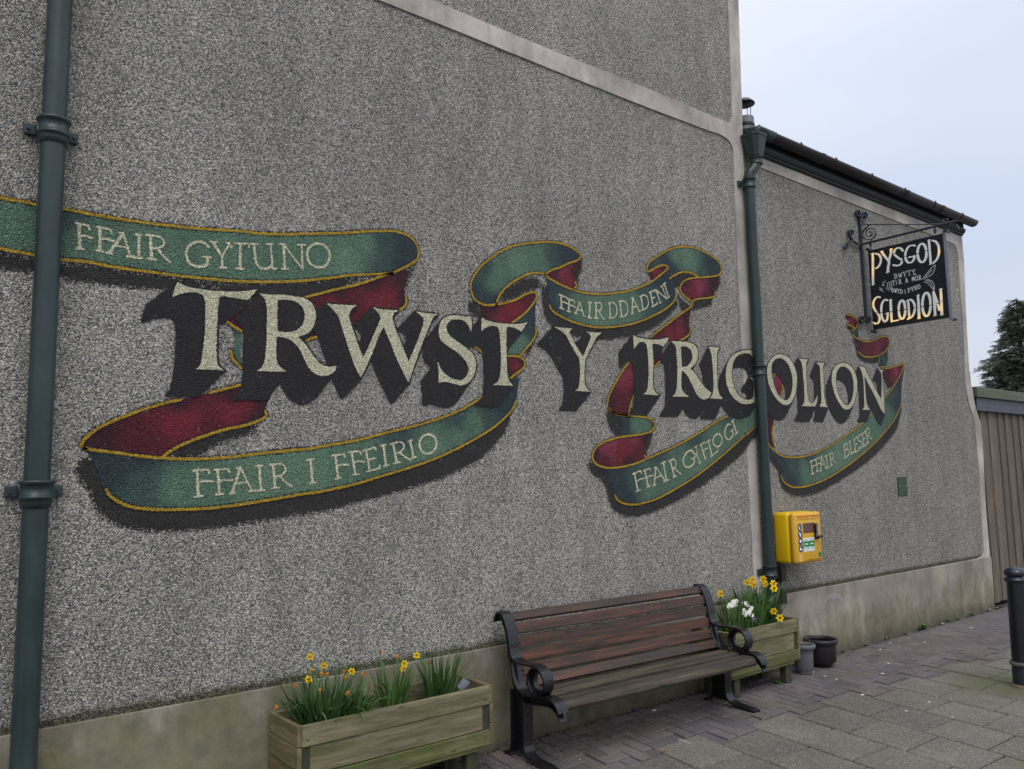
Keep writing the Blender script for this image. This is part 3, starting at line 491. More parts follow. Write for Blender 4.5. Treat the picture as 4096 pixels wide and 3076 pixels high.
# the big capitals
LET = [('T', 'K1', ['235,75* 262,92 320,112 420,128 560,138 640,137 700,130 742,122* 715,155 682,192* 640,186 560,172 510,168 499,185* 490,260 485,380 482,500 484,575 495,610 535,637* 430,632 345,630* 375,610 388,560 400,480 410,380 412,260 408,190 392,155* 330,142 270,148 232,160 203,172* 208,145 222,105']),
 ('R', 'K1', ['752,148* 830,158 900,158 960,165 1030,178 1080,205 1106,250 1110,310 1095,360 1070,395 1030,415 995,425* 1030,455 1065,500 1100,550 1140,595 1180,612 1210,613 1245,610* 1235,635 1205,662 1170,673 1130,668 1090,648 1060,610 1030,550 1000,490 950,445 905,428 865,424* 860,500 863,570 880,610 928,645* 820,643 735,640* 765,620 785,580 795,500 800,420 802,320 800,240 790,195 770,165', '870,190* 930,190 990,205 1030,245 1042,290 1030,340 1000,375 950,395 870,392* 866,290']),
 ('W', 'K2', ['88,75* 150,83 200,85 265,87* 240,100 225,120 215,145* 235,215 265,300 297,382* 330,310 365,230 395,165* 385,135 350,98* 400,110 450,113 495,117* 470,130 460,160* 480,225 515,310 552,405* 580,340 610,265 635,190* 635,160 615,140 590,120* 650,132 720,137* 695,150 678,185 650,250 615,340 580,440 552,525* 530,480 490,400 450,300 412,208* 385,260 350,350 315,430 282,495* 250,430 215,330 180,220 155,150 125,110']),
 ('S', 'K2', ['905,148* 908,190 905,240* 890,205 870,180 840,168 800,168 775,185 765,215 775,245 810,280 860,315 905,350 928,390 930,440 915,490 885,525 850,538 800,528 760,518 720,525* 722,480 714,400* 735,445 760,475 800,500 840,508 870,495 888,460 885,425 860,385 815,345 770,315 735,285 722,240 728,190 750,160 790,145 840,145 870,150']),
 ('T', 'K2', ['962,155* 1000,175 1060,187 1120,192 1170,192 1222,182* 1205,210 1188,237* 1150,215 1110,210 1103,230* 1103,320 1105,420 1110,480 1120,515 1143,541* 1085,538 1028,536* 1055,515 1068,470 1072,380 1068,290 1062,230 1050,208 1020,203 985,215 962,235* 963,195']),
 ('Y', 'K3', ['75,38* 130,45 180,48* 162,65 168,85* 200,145 238,208* 262,150 278,110 282,90 258,66* 300,71 345,72* 318,95 298,130 272,180 252,225* 246,300 250,360 262,385 282,404* 240,402 195,399* 213,380 220,330 222,270 215,215* 190,175 160,120 140,85 110,60']),
 ('T', 'K3', ['520,85* 545,98 590,107 630,112 680,108 722,97* 712,120 690,151* 665,138 632,135 630,160* 635,240 632,320 635,380 645,405 671,424* 625,422 578,418* 597,400 605,360 608,280 603,190 595,140 580,125 555,128 525,165* 523,125']),
 ('R', 'K3', ['735,120* 790,122 830,125 865,140 885,170 885,210 870,250 842,272* 870,300 900,345 930,385 962,410* 950,435 925,448 900,440 880,420 855,370 830,320 805,290 795,287* 792,340 795,390 812,415 835,433* 790,432 740,432* 760,410 768,360 770,270 765,190 760,150', '790,150* 820,150 845,170 855,205 845,240 820,262 795,265* 792,205']),
 ('I', 'K3', ['945,150* 980,154 1010,156* 997,175 993,200* 994,290 997,370 1005,415 1028,446* 990,444 952,441* 968,420 974,370 970,280 963,200 955,170']),
 ('G', 'Z6', ['1472,212* 1420,210 1360,220 1300,255 1260,320 1247,400 1252,480 1280,560 1320,615 1370,650 1420,658 1470,645 1492,630* 1494,520 1492,440* 1430,435* 1462,465 1468,520 1465,600* 1440,622 1400,618 1350,580 1315,520 1300,450 1298,380 1310,310 1340,260 1380,240 1430,242 1478,285* 1475,245']),
 ('O', 'K4', ['195,80 230,83 270,100 305,140 330,190 346,250 348,320 340,390 320,450 290,495 260,508 225,500 180,460 140,400 110,330 98,250 98,190 115,140 150,100', '205,112 235,122 268,155 292,205 307,260 312,320 305,390 285,445 258,467 228,458 190,420 160,355 145,290 134,220 138,160 165,122']),
 ('L', 'K4', ['357,108* 400,120 445,122* 430,140 425,165* 428,250 433,350 438,430 450,470 475,490 500,470 522,422* 518,480 503,520* 440,518 385,515* 405,495 412,450 408,350 400,250 392,170 380,135']),
 ('I', 'K4', ['510,145* 550,150 588,150* 575,165 570,185* 573,280 577,380 585,470 600,510 614,527* 575,524 538,519* 552,495 556,450 550,350 545,250 540,180 525,165']),
 ('O', 'K4', ['735,152 770,158 810,185 840,235 857,300 857,370 845,440 825,500 800,535 770,546 740,535 705,490 670,420 648,340 642,270 655,210 690,168', '738,182 770,195 800,225 818,270 828,330 825,400 810,465 785,505 762,508 735,485 705,430 685,360 678,290 685,230 708,192']),
 ('N', 'K4', ['868,178* 905,186 925,190* 935,225 970,290 1010,370 1060,458* 1063,400 1065,300 1060,240 1045,215 1025,203* 1055,208 1082,210* 1070,230 1075,300 1082,400 1088,480 1090,582* 1060,545 1020,460 980,380 940,305 917,262* 925,350 932,450 945,520 972,548* 935,548 900,547* 915,530 918,490 915,400 910,300 900,240 885,205'])]
SWP = [('K1', 235, 75, -190, 152), ('K1', 752, 400, -145, 172), ('K2', 282, 495, -108, 116), ('K2', 720, 525, -90, 122), ('K2', 1028, 400, -95, 112), ('K3', 195, 399, -90, 108),
 ('K3', 578, 418, -78, 110), ('K3', 740, 432, -66, 108), ('K3', 952, 441, -50, 112), ('Z6', 1247, 400, -60, 112), ('K4', 200, 300, -58, 124), ('K4', 385, 515, -52, 122), ('K4', 540, 515, -48, 120), ('K4', 740, 400, -46, 112), ('K4', 900, 547, -36, 100)]
for i, (ch, crop, loops) in enumerate(LET):
    PL = [P_(s, crop) for s in loops]; sw = SWP[i]; w0, w1 = W(*cp(sw[0], sw[1], sw[2])), W(*cp(sw[0], sw[1] + sw[3], sw[2] + sw[4]))
    X, Z, F = field([[(x + .010, z + .006) for x, z in q] for q in PL], [([(x + .004, z + .002) for x, z in q + q[:1]], .016) for q in PL], .006, 0, .05, np.array([w1.x - w0.x, w1.z - w0.z]))
    for _ in range(1):
        for ax in (0, 1): F = (np.roll(F, 1, ax) + F * 2 + np.roll(F, -1, ax)) / 4
    sh = sheet('letter_shadow', X, Z, F, const(BLK), 7 + (i % 3) * .35, mural)
for i, (ch, crop, loops) in enumerate(LET):
    PL = [P_(s, crop) for s in loops]
    X, Z, F = field(PL, [], .0042, 0, .02); o = sheet('letter', X, Z, F, const(CREAM), 9.5, mural); o['label'] = 'cream capital letter ' + ch
# stroke alphabet for the ribbon lettering and the signs
def ell(cx, cy, rx, ry, n=16, a0=0, a1=360): return [(cx + rx * math.cos(math.radians(a0 + (a1 - a0) * i / n)), cy + ry * math.sin(math.radians(a0 + (a1 - a0) * i / n))) for i in range(n + 1)]
FONT = {'F': ([(.25, 0), (.25, 1)], [(.05, 1), (.9, .98), (.97, .84)], [(.25, .5), (.6, .56), (1.15, .5)], [(.05, 0), (.5, 0)]),
 'A': ([(.5, 1), (.08, 0)], [(.5, 1), (.92, 0)], [(.2, .38), (.78, .38)], [(-.02, 0), (.2, 0)], [(.8, 0), (1.05, 0)], [(.35, 1), (.5, 1)]),
 'I': ([(.5, 0), (.5, 1)], [(.1, 0), (.9, 0)], [(.1, 1), (.9, 1)]),
 'R': ([(.2, 0), (.2, 1)], [(.02, 1), (.6, 1), (.8, .86), (.8, .66), (.55, .5), (.2, .48)], [(.5, .48), (.75, .2), (1.05, -.03)], [(.02, 0), (.4, 0)]),
 'G': ([(.92, .85), (.7, 1), (.4, .98), (.12, .75), (.05, .45), (.2, .12), (.5, 0), (.8, .05), (.9, .15), (.9, .4)], [(.7, .42), (1.05, .42)]),
 'Y': ([(.05, 1), (.5, .45)], [(.95, 1), (.5, .45)], [(.5, .45), (.5, 0)], [(-.05, 1), (.25, 1)], [(.75, 1), (1.05, 1)], [(.3, 0), (.7, 0)]),
 'T': ([(.5, 0), (.5, 1)], [(.02, .86), (.05, 1), (.95, 1), (.98, .86)], [(.3, 0), (.7, 0)]),
 'U': ([(.15, 1), (.15, .3), (.3, .05), (.6, 0), (.82, .15), (.85, .3)], [(.85, 1), (.85, 0)], [(0, 1), (.3, 1)], [(.7, 1), (.95, 1)], [(.85, 0), (1, 0)]),
 'N': ([(.12, 0), (.12, 1)], [(.12, 1), (.88, 0)], [(.88, 0), (.88, 1)], [(0, 0), (.28, 0)], [(-.02, 1), (.15, 1)], [(.72, 1), (1.02, 1)]),
 'O': (ell(.5, .5, .48, .52),), 'D': ([(.15, 0), (.15, 1)], [(0, 1), (.5, 1), (.85, .82), (.95, .5), (.85, .18), (.5, 0), (0, 0)]),
 'E': ([(.2, 0), (.2, 1)], [(0, 1), (.85, 1), (.87, .88)], [(.2, .52), (.7, .52)], [(0, 0), (.9, 0), (.93, .14)]),
 'L': ([(.2, 0), (.2, 1)], [(0, 1), (.4, 1)], [(0, 0), (.9, 0), (.95, .18)]),
 'B': ([(.18, 0), (.18, 1)], [(0, 1), (.55, 1), (.75, .88), (.72, .62), (.4, .53), (.18, .52)], [(.45, .52), (.85, .42), (.9, .18), (.65, 0), (0, 0)]),
 'S': ([(.85, .82), (.65, 1), (.35, 1), (.12, .82), (.2, .62), (.7, .42), (.9, .22), (.75, .02), (.4, -.02), (.12, .08), (.1, .2)],),
 'W': ([(0, 1), (.28, 0), (.5, .8), (.72, 0), (1, 1)],), 'M': ([(.05, 0), (.15, 1), (.5, .3), (.85, 1), (.95, 0)],), 'P': ([(.2, 0), (.2, 1), (.6, 1), (.85, .85), (.85, .65), (.6, .48), (.2, .48)],),
 'C': ([(.9, .85), (.6, 1), (.3, .95), (.08, .6), (.1, .3), (.35, .02), (.65, 0), (.92, .15)],), 'H': ([(.1, 0), (.1, 1)], [(.9, 0), (.9, 1)], [(.1, .5), (.9, .5)]), 'K': ([(.1, 0), (.1, 1)], [(.9, 1), (.1, .45), (.9, 0)]), 'X': ([(0, 0), (1, 1)], [(0, 1), (1, 0)]), '9': (ell(.5, .7, .38, .3, 10), [(.88, .7), (.8, .2), (.5, 0)]), '-': ([(.2, .5), (.8, .5)],)}
def glyph(ch, crop, bl, br, tl):
    out = []
    b0, b1, b2 = (np.array(cp(crop, *p)) for p in (bl, br, tl))
    for st in FONT[ch]:
        n = len(st); q = smooth([(p[0], p[1], False) for p in st], False, 3) if n > 4 else st
        out.append([tuple(b0 + (b1 - b0) * p[0] + (b2 - b0) * p[1]) for p in q])
    return out
def small(name, crop, items, wd, layer=5.2, parent=mural, label=None):
    for n_, t in enumerate(items.split(';')):
        t = t.strip(); ch = t[0]; a = [tuple(float(v) for v in p.split(',')) for p in t[1:].split()]; strokes = []
        for k, g in enumerate(glyph(ch, crop, *a)): strokes.append(([wxz(p) for p in g], wd * (1.2 if k == 0 else .9)))
        X, Z, F = field([], strokes, .004, 0, .02); o = sheet('small_letter', X, Z, F, const(CREAM * 1.05), layer + .2 * (n_ % 2), parent)
small('ribbon_lettering', 'Z1', 'F 670,650 800,668 665,430; F 845,670 985,690 850,462; A 945,690 1170,725 975,502; I 1190,730 1260,738 1190,525; R 1300,740 1490,765 1290,532; G 1630,800 1850,822 1640,582; Y 1880,815 2050,828 1870,592', .0125, label='words FFAIR GYTUNO on the upper left ribbon')
small('ribbon_lettering', 'Z2', 'T 50,828 215,832 50,607; U 245,830 450,830 225,612; N 500,830 710,840 490,612; O 722,812 930,820 718,607', .0125)
small('ribbon_lettering', 'Z3', 'F 1160,1300 1310,1280 1150,1070; F 1350,1280 1490,1265 1335,1062; A 1480,1270 1690,1245 1465,1052; I 1715,1245 1790,1238 1700,1028; R 1845,1225 2015,1205 1825,1018', .0125, label='words FFAIR I FFEIRIO on the lower left ribbon')
small('ribbon_lettering', 'Z4', 'I 185,1180 255,1170 165,975; F 415,1140 530,1120 390,935; F 570,1105 680,1090 535,905; E 700,1075 825,1042 665,892; I 845,1030 895,1018 818,850; R 935,1005 1075,970 902,835; I 1090,960 1135,945 1058,812; O 1175,935 1330,890 1148,775', .0125)
small('ribbon_lettering', 'Z5', 'F 775,665 845,690 772,560; F 835,690 895,710 840,592; A 900,710 980,735 900,612; I 1000,745 1032,750 1005,622; R 1055,750 1130,752 1055,627; D 1175,750 1245,745 1168,627; D 1265,740 1335,728 1252,617; A 1355,715 1425,692 1330,598; D 1440,685 1502,660 1422,577; E 1520,660 1568,632 1498,547; N 1580,630 1645,590 1545,527; I 1640,592 1665,572 1608,482', .0125, label='words FFAIR DDADENI on the upper middle ribbon')
small('ribbon_lettering', 'Z6', 'F 500,1385 575,1350 470,1240; F 590,1350 650,1320 560,1215; A 645,1335 750,1285 615,1205; I 735,1303 778,1283 708,1152; R 810,1265 870,1235 775,1132; G 900,1205 1000,1150 880,1082; Y 1010,1160 1060,1125 955,1042; F 1065,1120 1112,1085 1030,1002; L 1120,1095 1190,1040 1090,975; O 1160,1030 1230,975 1130,942; G 1255,975 1320,912 1225,868; I 1325,912 1352,885 1292,808', .0125, label='words FFAIR GYFLOGI on the ribbon below the middle capitals')
small('ribbon_lettering', 'Z7', 'F 710,1450 762,1425 698,1345; F 752,1428 795,1408 742,1325; A 785,1420 838,1392 775,1310; I 838,1397 862,1385 822,1300; R 870,1378 915,1352 858,1285; B 985,1315 1035,1280 975,1210; L 1040,1282 1078,1252 1025,1180; E 1075,1268 1112,1242 1062,1160; S 1110,1240 1142,1212 1095,1135; E 1145,1218 1178,1192 1130,1115; R 1175,1198 1215,1155 1160,1090', .012, label='words FFAIR BLESER on the lower right ribbon')
mk = [[(1770, 740), (1785, 690), (1805, 630), (1840, 575), (1900, 545), (1960, 548), (2015, 600)], [(1860, 690), (1865, 720)], [(1880, 560), (1950, 575)]]
X, Z, F = field([], [([(W(*cp('P4', *p), -.014).x, W(*cp('P4', *p), -.014).z) for p in m], .028 if i == 0 else .03) for i, m in enumerate(mk)], .006, 3, .04)
o = sheet('chalk_scuff', X, Z, np.minimum(F * 1.5, .62), const(np.array(srgb(196, 192, 190)[:3]) * 1.2), 0, wall_r, MURAL, lambda u, v: np.stack([u, np.full(len(u), -.0150), v], 1)); o.location = -wall_r.location
# ------------------------------------------------------------------ downpipes
def lug(b, x, y, z, sx):
    box(b, min(x, x + sx * .055), max(x, x + sx * .055), y, y + .022, z - .028, z + .028, .008)
    tube(b, [(x + sx * .035, y + .002, z), (x + sx * .035, y - .012, z)], .009, 8)
dp = empty('drainpipe', (.640, -.078, 0)); tag(dp, 'thick grey-green cast iron downpipe at the left edge, in front of the ribbon', 'downpipe')
zc1 = W(212, 500, -.11).z; zc2 = W(120, 1958, -.11).z
def pipe_seg(z0, z1, r=.0535): b = bmesh.new(); rg = lathe(b, [(r, z0), (r, z1)], 0, 0, 36); return b
for z0, z1 in ((-.1, zc2), (zc2, zc1), (zc1, 6.8)): obj('pipe', pipe_seg(z0, z1 - .002), PIPE, dp, True)
for zc, upper in ((zc1, True), (zc2, False)):
    b = bmesh.new(); pr = [(.0545, -.085), (.060, -.083), (.066, -.06), (.067, -.045), (.072, -.043), (.0735, -.036), (.072, -.029), (.066, -.027), (.066, .022), (.072, .024), (.0745, .032), (.072, .040), (.058, .041), (.0545, .03)]
    lathe(b, pr, 0, 0, 36, zc); c_ = obj('collar', b, PIPE, dp, True)
    for sx in (-1, 1):
        b = bmesh.new(); lug(b, sx * .062, .05, zc - .008, sx); obj('lug', b, PIPE, c_)
dp2 = empty('drainpipe', (6.255, -.072, 0)); tag(dp2, 'slim dark green downpipe with hopper head, on the strip between the two buildings', 'downpipe')
zs = 4.315; r2 = .0475
zz1 = W(3052, 1480, -.1).z; zz0 = W(3080, 2285, -.1).z
for z0, z1 in ((zz0, zz1), (zz1, zs - .01)): obj('pipe', pipe_seg(z0, z1, r2), PIPE2, dp2, True)
obj('pipe', pipe_seg(.1, zz0, .042), PIPE2, dp2, True)
for zc in (zs + .03, zz1, zz0):
    b = bmesh.new(); lathe(b, [(.048, -.05), (.054, -.048), (.060, -.045), (.060, -.037), (.055, -.035), (.055, .03), (.060, .032), (.060, .040), (.055, .042), (.048, .043)], 0, 0, 32, zc); c_ = obj('collar', b, PIPE2, dp2, True)
    b = bmesh.new(); lug(b, -.052, .035, zc - .01, -1); obj('lug', b, PIPE2, c_)
b = bmesh.new(); tube(b, [(0, 0, zs), (0, 0, zs + .09), (.012, -.006, zs + .13), (.05, -.018, zs + .17), (.075, -.028, zs + .21), (.085, -.03, zs + .25), (.085, -.03, zs + .32)], r2, 24); obj('swan_neck', b, PIPE2, dp2, True)
b = bmesh.new(); lathe(b, [(.05, -.03), (.058, -.028), (.06, -.02), (.055, -.012), (.053, .03), (.06, .034), (.06, .044), (.05, .05)], .085, -.03, 28, zs + .245); obj('collar', b, PIPE2, dp2, True)
hop = bmesh.new()
def octring(hx, hy, z, cx=.085, cy=-.03): return [hop.verts.new((cx + a * hx, cy + b_ * hy, z)) for a, b_ in ((-1, -.45), (-.6, -1), (.6, -1), (1, -.45), (1, .9), (-1, .9))]
rr_ = [octring(.05, .05, zs + .285), octring(.062, .056, zs + .295), octring(.100, .082, zs + .475), octring(.108, .088, zs + .478), octring(.110, .090, zs + .502), octring(.095, .075, zs + .502), octring(.07, .06, zs + .40)]
for a, b_ in zip(rr_, rr_[1:]):
    for i in range(6): hop.faces.new((a[i], a[(i + 1) % 6], b_[(i + 1) % 6], b_[i]))
hop.faces.new(rr_[0][::-1]); hop.faces.new(rr_[-1]); obj('hopper_head', hop, PIPE2, dp2)
# ------------------------------------------------------------------ hanging sign on its bracket
XS = 8.36
def sp(x, y, crop='Z8'): p = XP(*cp(crop, x, y), XS); return p
br = empty('sign_bracket', (XS, 0, 4.1)); tag(br, 'black wrought iron wall bracket with scrolls holding the fish and chip sign', 'bracket')
def objb(name, bm): o = obj(name, bm, IRONB, br); o.location = -br.location; return o
barx = W(*cp('Z8', 293, 560), -.02).x
b = bmesh.new(); box(b, barx - .018, barx + .018, -.036, -.004, W(*cp('Z8', 330, 1440), -.02).z, W(*cp('Z8', 285, 190), -.02).z, .003); objb('wall_bar', b)
def scroll(pts, wd=.022, th=.006, plane='x', x0=None):
    """flat bar bent along pts; plane 'w' lies against the wall, 's' in the plane of the sign"""
    b = bmesh.new(); 
    if plane == 's':
        P3 = [sp(*p) for p in pts]; path = [(q.y, q.z) for q in P3]; path = [tuple(v) for v in smooth([(a, c, False) for a, c in path], False, 5)]
        strip(b, path, XS - wd / 2, XS + wd / 2, th)
    else:
        P3 = [W(*cp('J', *p), -.03) for p in pts]; path = [tuple(v) for v in smooth([(q.x, q.z, False) for q in P3], False, 5)]
        strip(b, path, -.045, -.045 + wd, th); 
        for v in b.verts: v.co = Vector((v.co.y, v.co.x, v.co.z))
        bmesh.ops.recalc_face_normals(b, faces=b.faces)
    return b
objb('scroll', scroll([(315, 200), (305, 150), (290, 95), (265, 80), (245, 110), (252, 155), (275, 172), (298, 150), (290, 120), (275, 125)], .03, .008, 'w'))
objb('scroll', scroll([(325, 215), (335, 160), (350, 115), (378, 112), (402, 150), (400, 195), (380, 205), (368, 180), (372, 150), (385, 155)], .03, .008, 'w'))
objb('scroll', scroll([(330, 260), (345, 240), (365, 235), (390, 240)], .03, .008, 'w'))
objb('scroll', scroll([(325, 590), (260, 590), (215, 560), (165, 548), (125, 575), (105, 620), (95, 665), (78, 668), (68, 645), (72, 628)], .03, .011, 'w'))
objb('scroll', scroll([(200, 552), (165, 510), (140, 450), (135, 400), (155, 378), (185, 395), (195, 430), (180, 455), (165, 440), (168, 415)], .03, .009, 'w'))
for pts in ([(330, 1440), (310, 1480), (285, 1490), (270, 1450), (280, 1410), (305, 1415), (300, 1445)], [(335, 1440), (350, 1475), (375, 1485), (390, 1445), (380, 1415), (355, 1415), (360, 1440)]):
    objb('scroll', scroll([((p[0] * .3311 + 3350 - 3360) / .26247, (p[1] * .3311 + 800 - 820) / .26247) for p in pts], .03, .009, 'w'))
b = bmesh.new(); a0, a1 = sp(318, 530), sp(1340, 278); tube(b, [(XS, -.02, a0.z), (XS, a1.y, a1.z)], .0135, 8); objb('arm', b)
b = bmesh.new(); q = [sp(*p) for p in ((1330, 280), (1400, 262), (1460, 258), (1510, 245))]; tube(b, q, .01, 6, rs=[.013, .01, .007, .003]); q = [sp(*p) for p in ((1300, 285), (1380, 262), (1440, 235), (1475, 205))]; tube(b, q, .005, 6, rs=[.008, .006, .004, .002]); objb('arm_tip', b)
b = bmesh.new(); tube(b, [sp(*p) for p in ((300, 292), (350, 297), (850, 296), (1200, 292), (1280, 280))], .006, 6); objb('tie_rod', b)
objb('scroll', scroll([(395, 300), (340, 340), (305, 400), (320, 455), (370, 478), (430, 462), (462, 410), (450, 360), (410, 343), (365, 355), (345, 400), (360, 435), (400, 438), (418, 405), (400, 380), (380, 395)], .022, .008, 's'))
objb('scroll', scroll([(1290, 268), (1275, 240), (1295, 222), (1325, 228), (1330, 250)], .022, .007, 's'))
objb('scroll', scroll([(1360, 282), (1410, 285), (1450, 310), (1468, 350)], .022, .007, 's'))
for px in ((405, 480, 400, 590), (1182, 330, 1180, 410)):
    b = bmesh.new(); tube(b, [sp(px[0], px[1]), sp(px[2], px[3])], .007, 6); 
    pz = sp(px[2], (px[1] + px[3]) / 2); box(b, XS - .012, XS + .012, pz.y - .012, pz.y + .012, pz.z - .02, pz.z + .02, .003); objb('hanger', b)
sg = empty('hanging_sign', (XS, -.46, 3.6)); tag(sg, 'black hanging shop sign with lit cut-out letters PYSGOD SGLODION and a fish', 'shop sign')
SGM = m_paint('sign_black', (26, 27, 38), (20, 20, 28), .4, 20, .1); SGE = m_paint('sign_edge', (74, 82, 96), (60, 66, 78), .4, 20, .1)
LM = NT('lit_letter'); at = LM.n('ShaderNodeAttribute', _attribute_name='Col'); LM.col(at.outputs['Color']); LM.l(at.outputs['Color'], LM.b.inputs['Emission Color']); LM.b.inputs['Emission Strength'].default_value = .30; LM.rough(.4)
thr = LM.math('GREATER_THAN', at.outputs['Alpha'], .5); tr = LM.n('ShaderNodeBsdfTransparent'); ms = LM.n('ShaderNodeMixShader'); LM.l(thr, ms.inputs[0]); LM.l(tr.outputs[0], ms.inputs[1]); LM.l(LM.b.outputs[0], ms.inputs[2]); LM.l(ms.outputs[0], LM.t.nodes['Material Output'].inputs['Surface'])
y0, y1 = sp(375, 610).y, sp(1268, 404).y; z1 = (sp(375, 610).z + sp(1268, 404).z) / 2; z0 = (sp(400, 1556).z + sp(1312, 1428).z) / 2
TH = .06
b = BX(XS, XS + TH, y1, y0, z0, z1, bev=.004); o = obj('panel', b, SGM, sg); o.location = -sg.location
for yy, nm in ((y0 + .002, 0), (y1 - .004, 1)):
    path = [(yy, z0 - .01), (yy, z1 + .01)]; s_ = -1 if nm else 1
    path = [(yy - s_ * .0 + s_ * .0 - .035 * (1 if nm else -.8), z0 - .002), (yy - .045 * (1 if nm else -.8), z0 - .02), (yy - .03 * (1 if nm else -.8), z0 - .035), (yy - .006, z0 - .03), (yy, z0 - .005), (yy, z1), (yy - .004, z1 + .022), (yy - .025 * (1 if nm else -.6), z1 + .03), (yy - .042 * (1 if nm else -.6), z1 + .015), (yy - .03 * (1 if nm else -.6), z1 + .004)]
    b = bmesh.new(); strip(b, [tuple(v) for v in smooth([(a, c, False) for a, c in path], False, 3)], XS - .004, XS + TH + .004, .006); o = obj('side_strap', b, SGE if nm else SGM, sg); o.location = -sg.location
def spyz(x, y): p = sp(x, y); return (p.y, p.z)
def sgn_place(off):
    def f(u, v): return np.stack([np.full(len(u), XS - off), u, v], 1)
    return f
WARM = [(spyz(*p), s_) for p, s_ in (((415, 700), .05), ((420, 850), .05), ((425, 1250), .06), ((450, 1490), .07), ((560, 620), .04), ((650, 590), .03), ((700, 1470), .08), ((860, 1450), .05), ((990, 1430), .04), ((1275, 1150), .035), ((1275, 1300), .035), ((1240, 620), .03), ((1060, 1410), .035), ((780, 1440), .05))]
def signcol(x, z):
    t = np.zeros(len(x))
    for (a, b_), s_ in WARM: t = np.maximum(t, np.exp(-((x - a) ** 2 + (z - b_) ** 2) / (2 * s_ ** 2)))
    c0 = np.array(srgb(176, 178, 176)[:3]); c1 = np.array(srgb(255, 214, 132)[:3]); return c0 + (c1 * 1.15 - c0) * t[:, None] * .7
def sgl(name, strokes, wd, off=.002, colf=signcol, cell=.003, label=None, ser=None):
    st = []
    for s_ in strokes:
        q = smooth([(p[0], p[1], False) for p in s_], False, 5) if len(s_) > 2 else s_
        q = [spyz(*p) for p in q]
        for a, b_ in zip(q, q[1:]):
            dz = abs(b_[1] - a[1]) / (math.dist(a, b_) + 1e-9); st.append(([a, b_], wd * (1 if wd < .011 else .52 + .46 * dz)))
    X, Z, F = field([], st, cell, 0, .01); o = sheet(name, X, Z, F, colf, 0, sg, LM.m, sgn_place(off)); o.location = -sg.location
    if label: o['label'] = label
    return o
big = {'P': [[(428, 650), (430, 1020)], [(400, 652), (440, 640)], [(410, 1025), (450, 1012)]], 'p': [[(458, 648), (500, 660), (526, 710), (516, 770), (492, 808), (464, 826)]], 'Y': [[(535, 628), (580, 690), (622, 745), (615, 800), (608, 870)], [(650, 598), (645, 650), (620, 735)], [(515, 625), (555, 615)], [(628, 600), (668, 588)], [(590, 880), (628, 862)]],
 'S': [[(790, 612), (765, 585), (725, 580), (690, 610), (688, 655), (730, 695), (775, 725), (772, 765), (735, 792), (672, 786)]], 'G': [[(938, 552), (905, 548), (860, 565), (825, 630), (822, 700), (850, 752), (895, 752), (925, 715), (928, 680)], [(862, 692), (942, 678)]],
 'O': [ell(1022, 640, 54, 112, 20)], 'D': [[(1108, 490), (1116, 630), (1126, 770)], [(1090, 495), (1128, 482)], [(1110, 780), (1150, 770)]], 'd': [[(1148, 492), (1190, 505), (1222, 560), (1226, 640), (1205, 710), (1160, 760)]],
 's': [[(516, 1176), (480, 1172), (445, 1210), (432, 1270), (455, 1330), (495, 1385), (512, 1430), (495, 1482), (462, 1494), (432, 1480)]], 'g': [[(605, 1212), (575, 1205), (540, 1250), (530, 1330), (540, 1420), (570, 1468), (600, 1445), (608, 1370)], [(575, 1375), (622, 1366)]],
 'L': [[(642, 1210), (648, 1340), (655, 1465)], [(655, 1468), (740, 1450)], [(625, 1215), (662, 1205)]], 'o': [ell(780, 1325, 40, 112, 20)], 'e': [[(858, 1240), (864, 1330), (868, 1425)]], 'f': [[(838, 1222), (890, 1205), (930, 1260), (934, 1330), (905, 1405), (848, 1440)]],
 'I': [[(975, 1155), (982, 1290), (987, 1425)], [(958, 1155), (992, 1145)], [(965, 1435), (1008, 1428)]], 'q': [ell(1076, 1262, 50, 142, 20)], 'N': [[(1162, 1112), (1172, 1250), (1180, 1390)], [(1160, 1115), (1195, 1210), (1232, 1325)], [(1250, 1080), (1256, 1240), (1262, 1385)], [(1225, 1080), (1268, 1070)], [(1240, 1392), (1282, 1386)], [(1158, 1400), (1198, 1392)]]}
for k, v in big.items():
    n = 1 if k not in 'Oo' else 1
    sgl('letter', [s_ for s_ in v if len(s_) > 2 or math.dist(s_[0], s_[-1]) > 60], .025 if k in 'pSGsgdfe' else .0275)
    sr = [s_ for s_ in v if len(s_) == 2 and math.dist(s_[0], s_[-1]) <= 60]
    if sr: sgl('serif', sr, .012)
blackc = const(np.array(srgb(18, 18, 24)[:3]) * .05)
sgl('stencil_bridge', [[(660, 652), (715, 645)], [(800, 685), (845, 675)], [(940, 655), (985, 646)], [(1065, 615), (1105, 606)], [(445, 1368), (520, 1360)], [(505, 1362), (560, 1355)], [(620, 1352), (672, 1348)], [(715, 1335), (760, 1330)], [(800, 1325), (840, 1320)], [(910, 1305), (955, 1298)], [(1005, 1288), (1050, 1282)], [(1105, 1275), (1150, 1268)], [(1200, 1250), (1232, 1247)], [(750, 738), (795, 730)]], .007, .004, blackc, .0025)
def txt(s, p0, p1, up, f=.62):
    out = []; n = len(s); p0 = np.array(p0, float); p1 = np.array(p1, float); up = np.array(up, float); adv = (p1 - p0) / n
    for i, ch in enumerate(s):
        if ch == ' ' or ch not in FONT: continue
        o_ = p0 + adv * (i + .12); wd_ = adv * (.74 if ch not in 'I' else .5)
        for st in FONT[ch]:
            if ch == 'I' and len(st) == 2 and st[0][1] == st[1][1]: continue
            out.append([tuple(o_ + wd_ * p[0] + up * p[1]) for p in st])
    return out
greyc = const(np.array(srgb(150, 152, 156)[:3]))
sgl('small_lettering', txt('BWYTY', (682, 952), (952, 888), (-7, -52)), .0058, .002, greyc, .0025, 'word BWYTY cut into the sign')
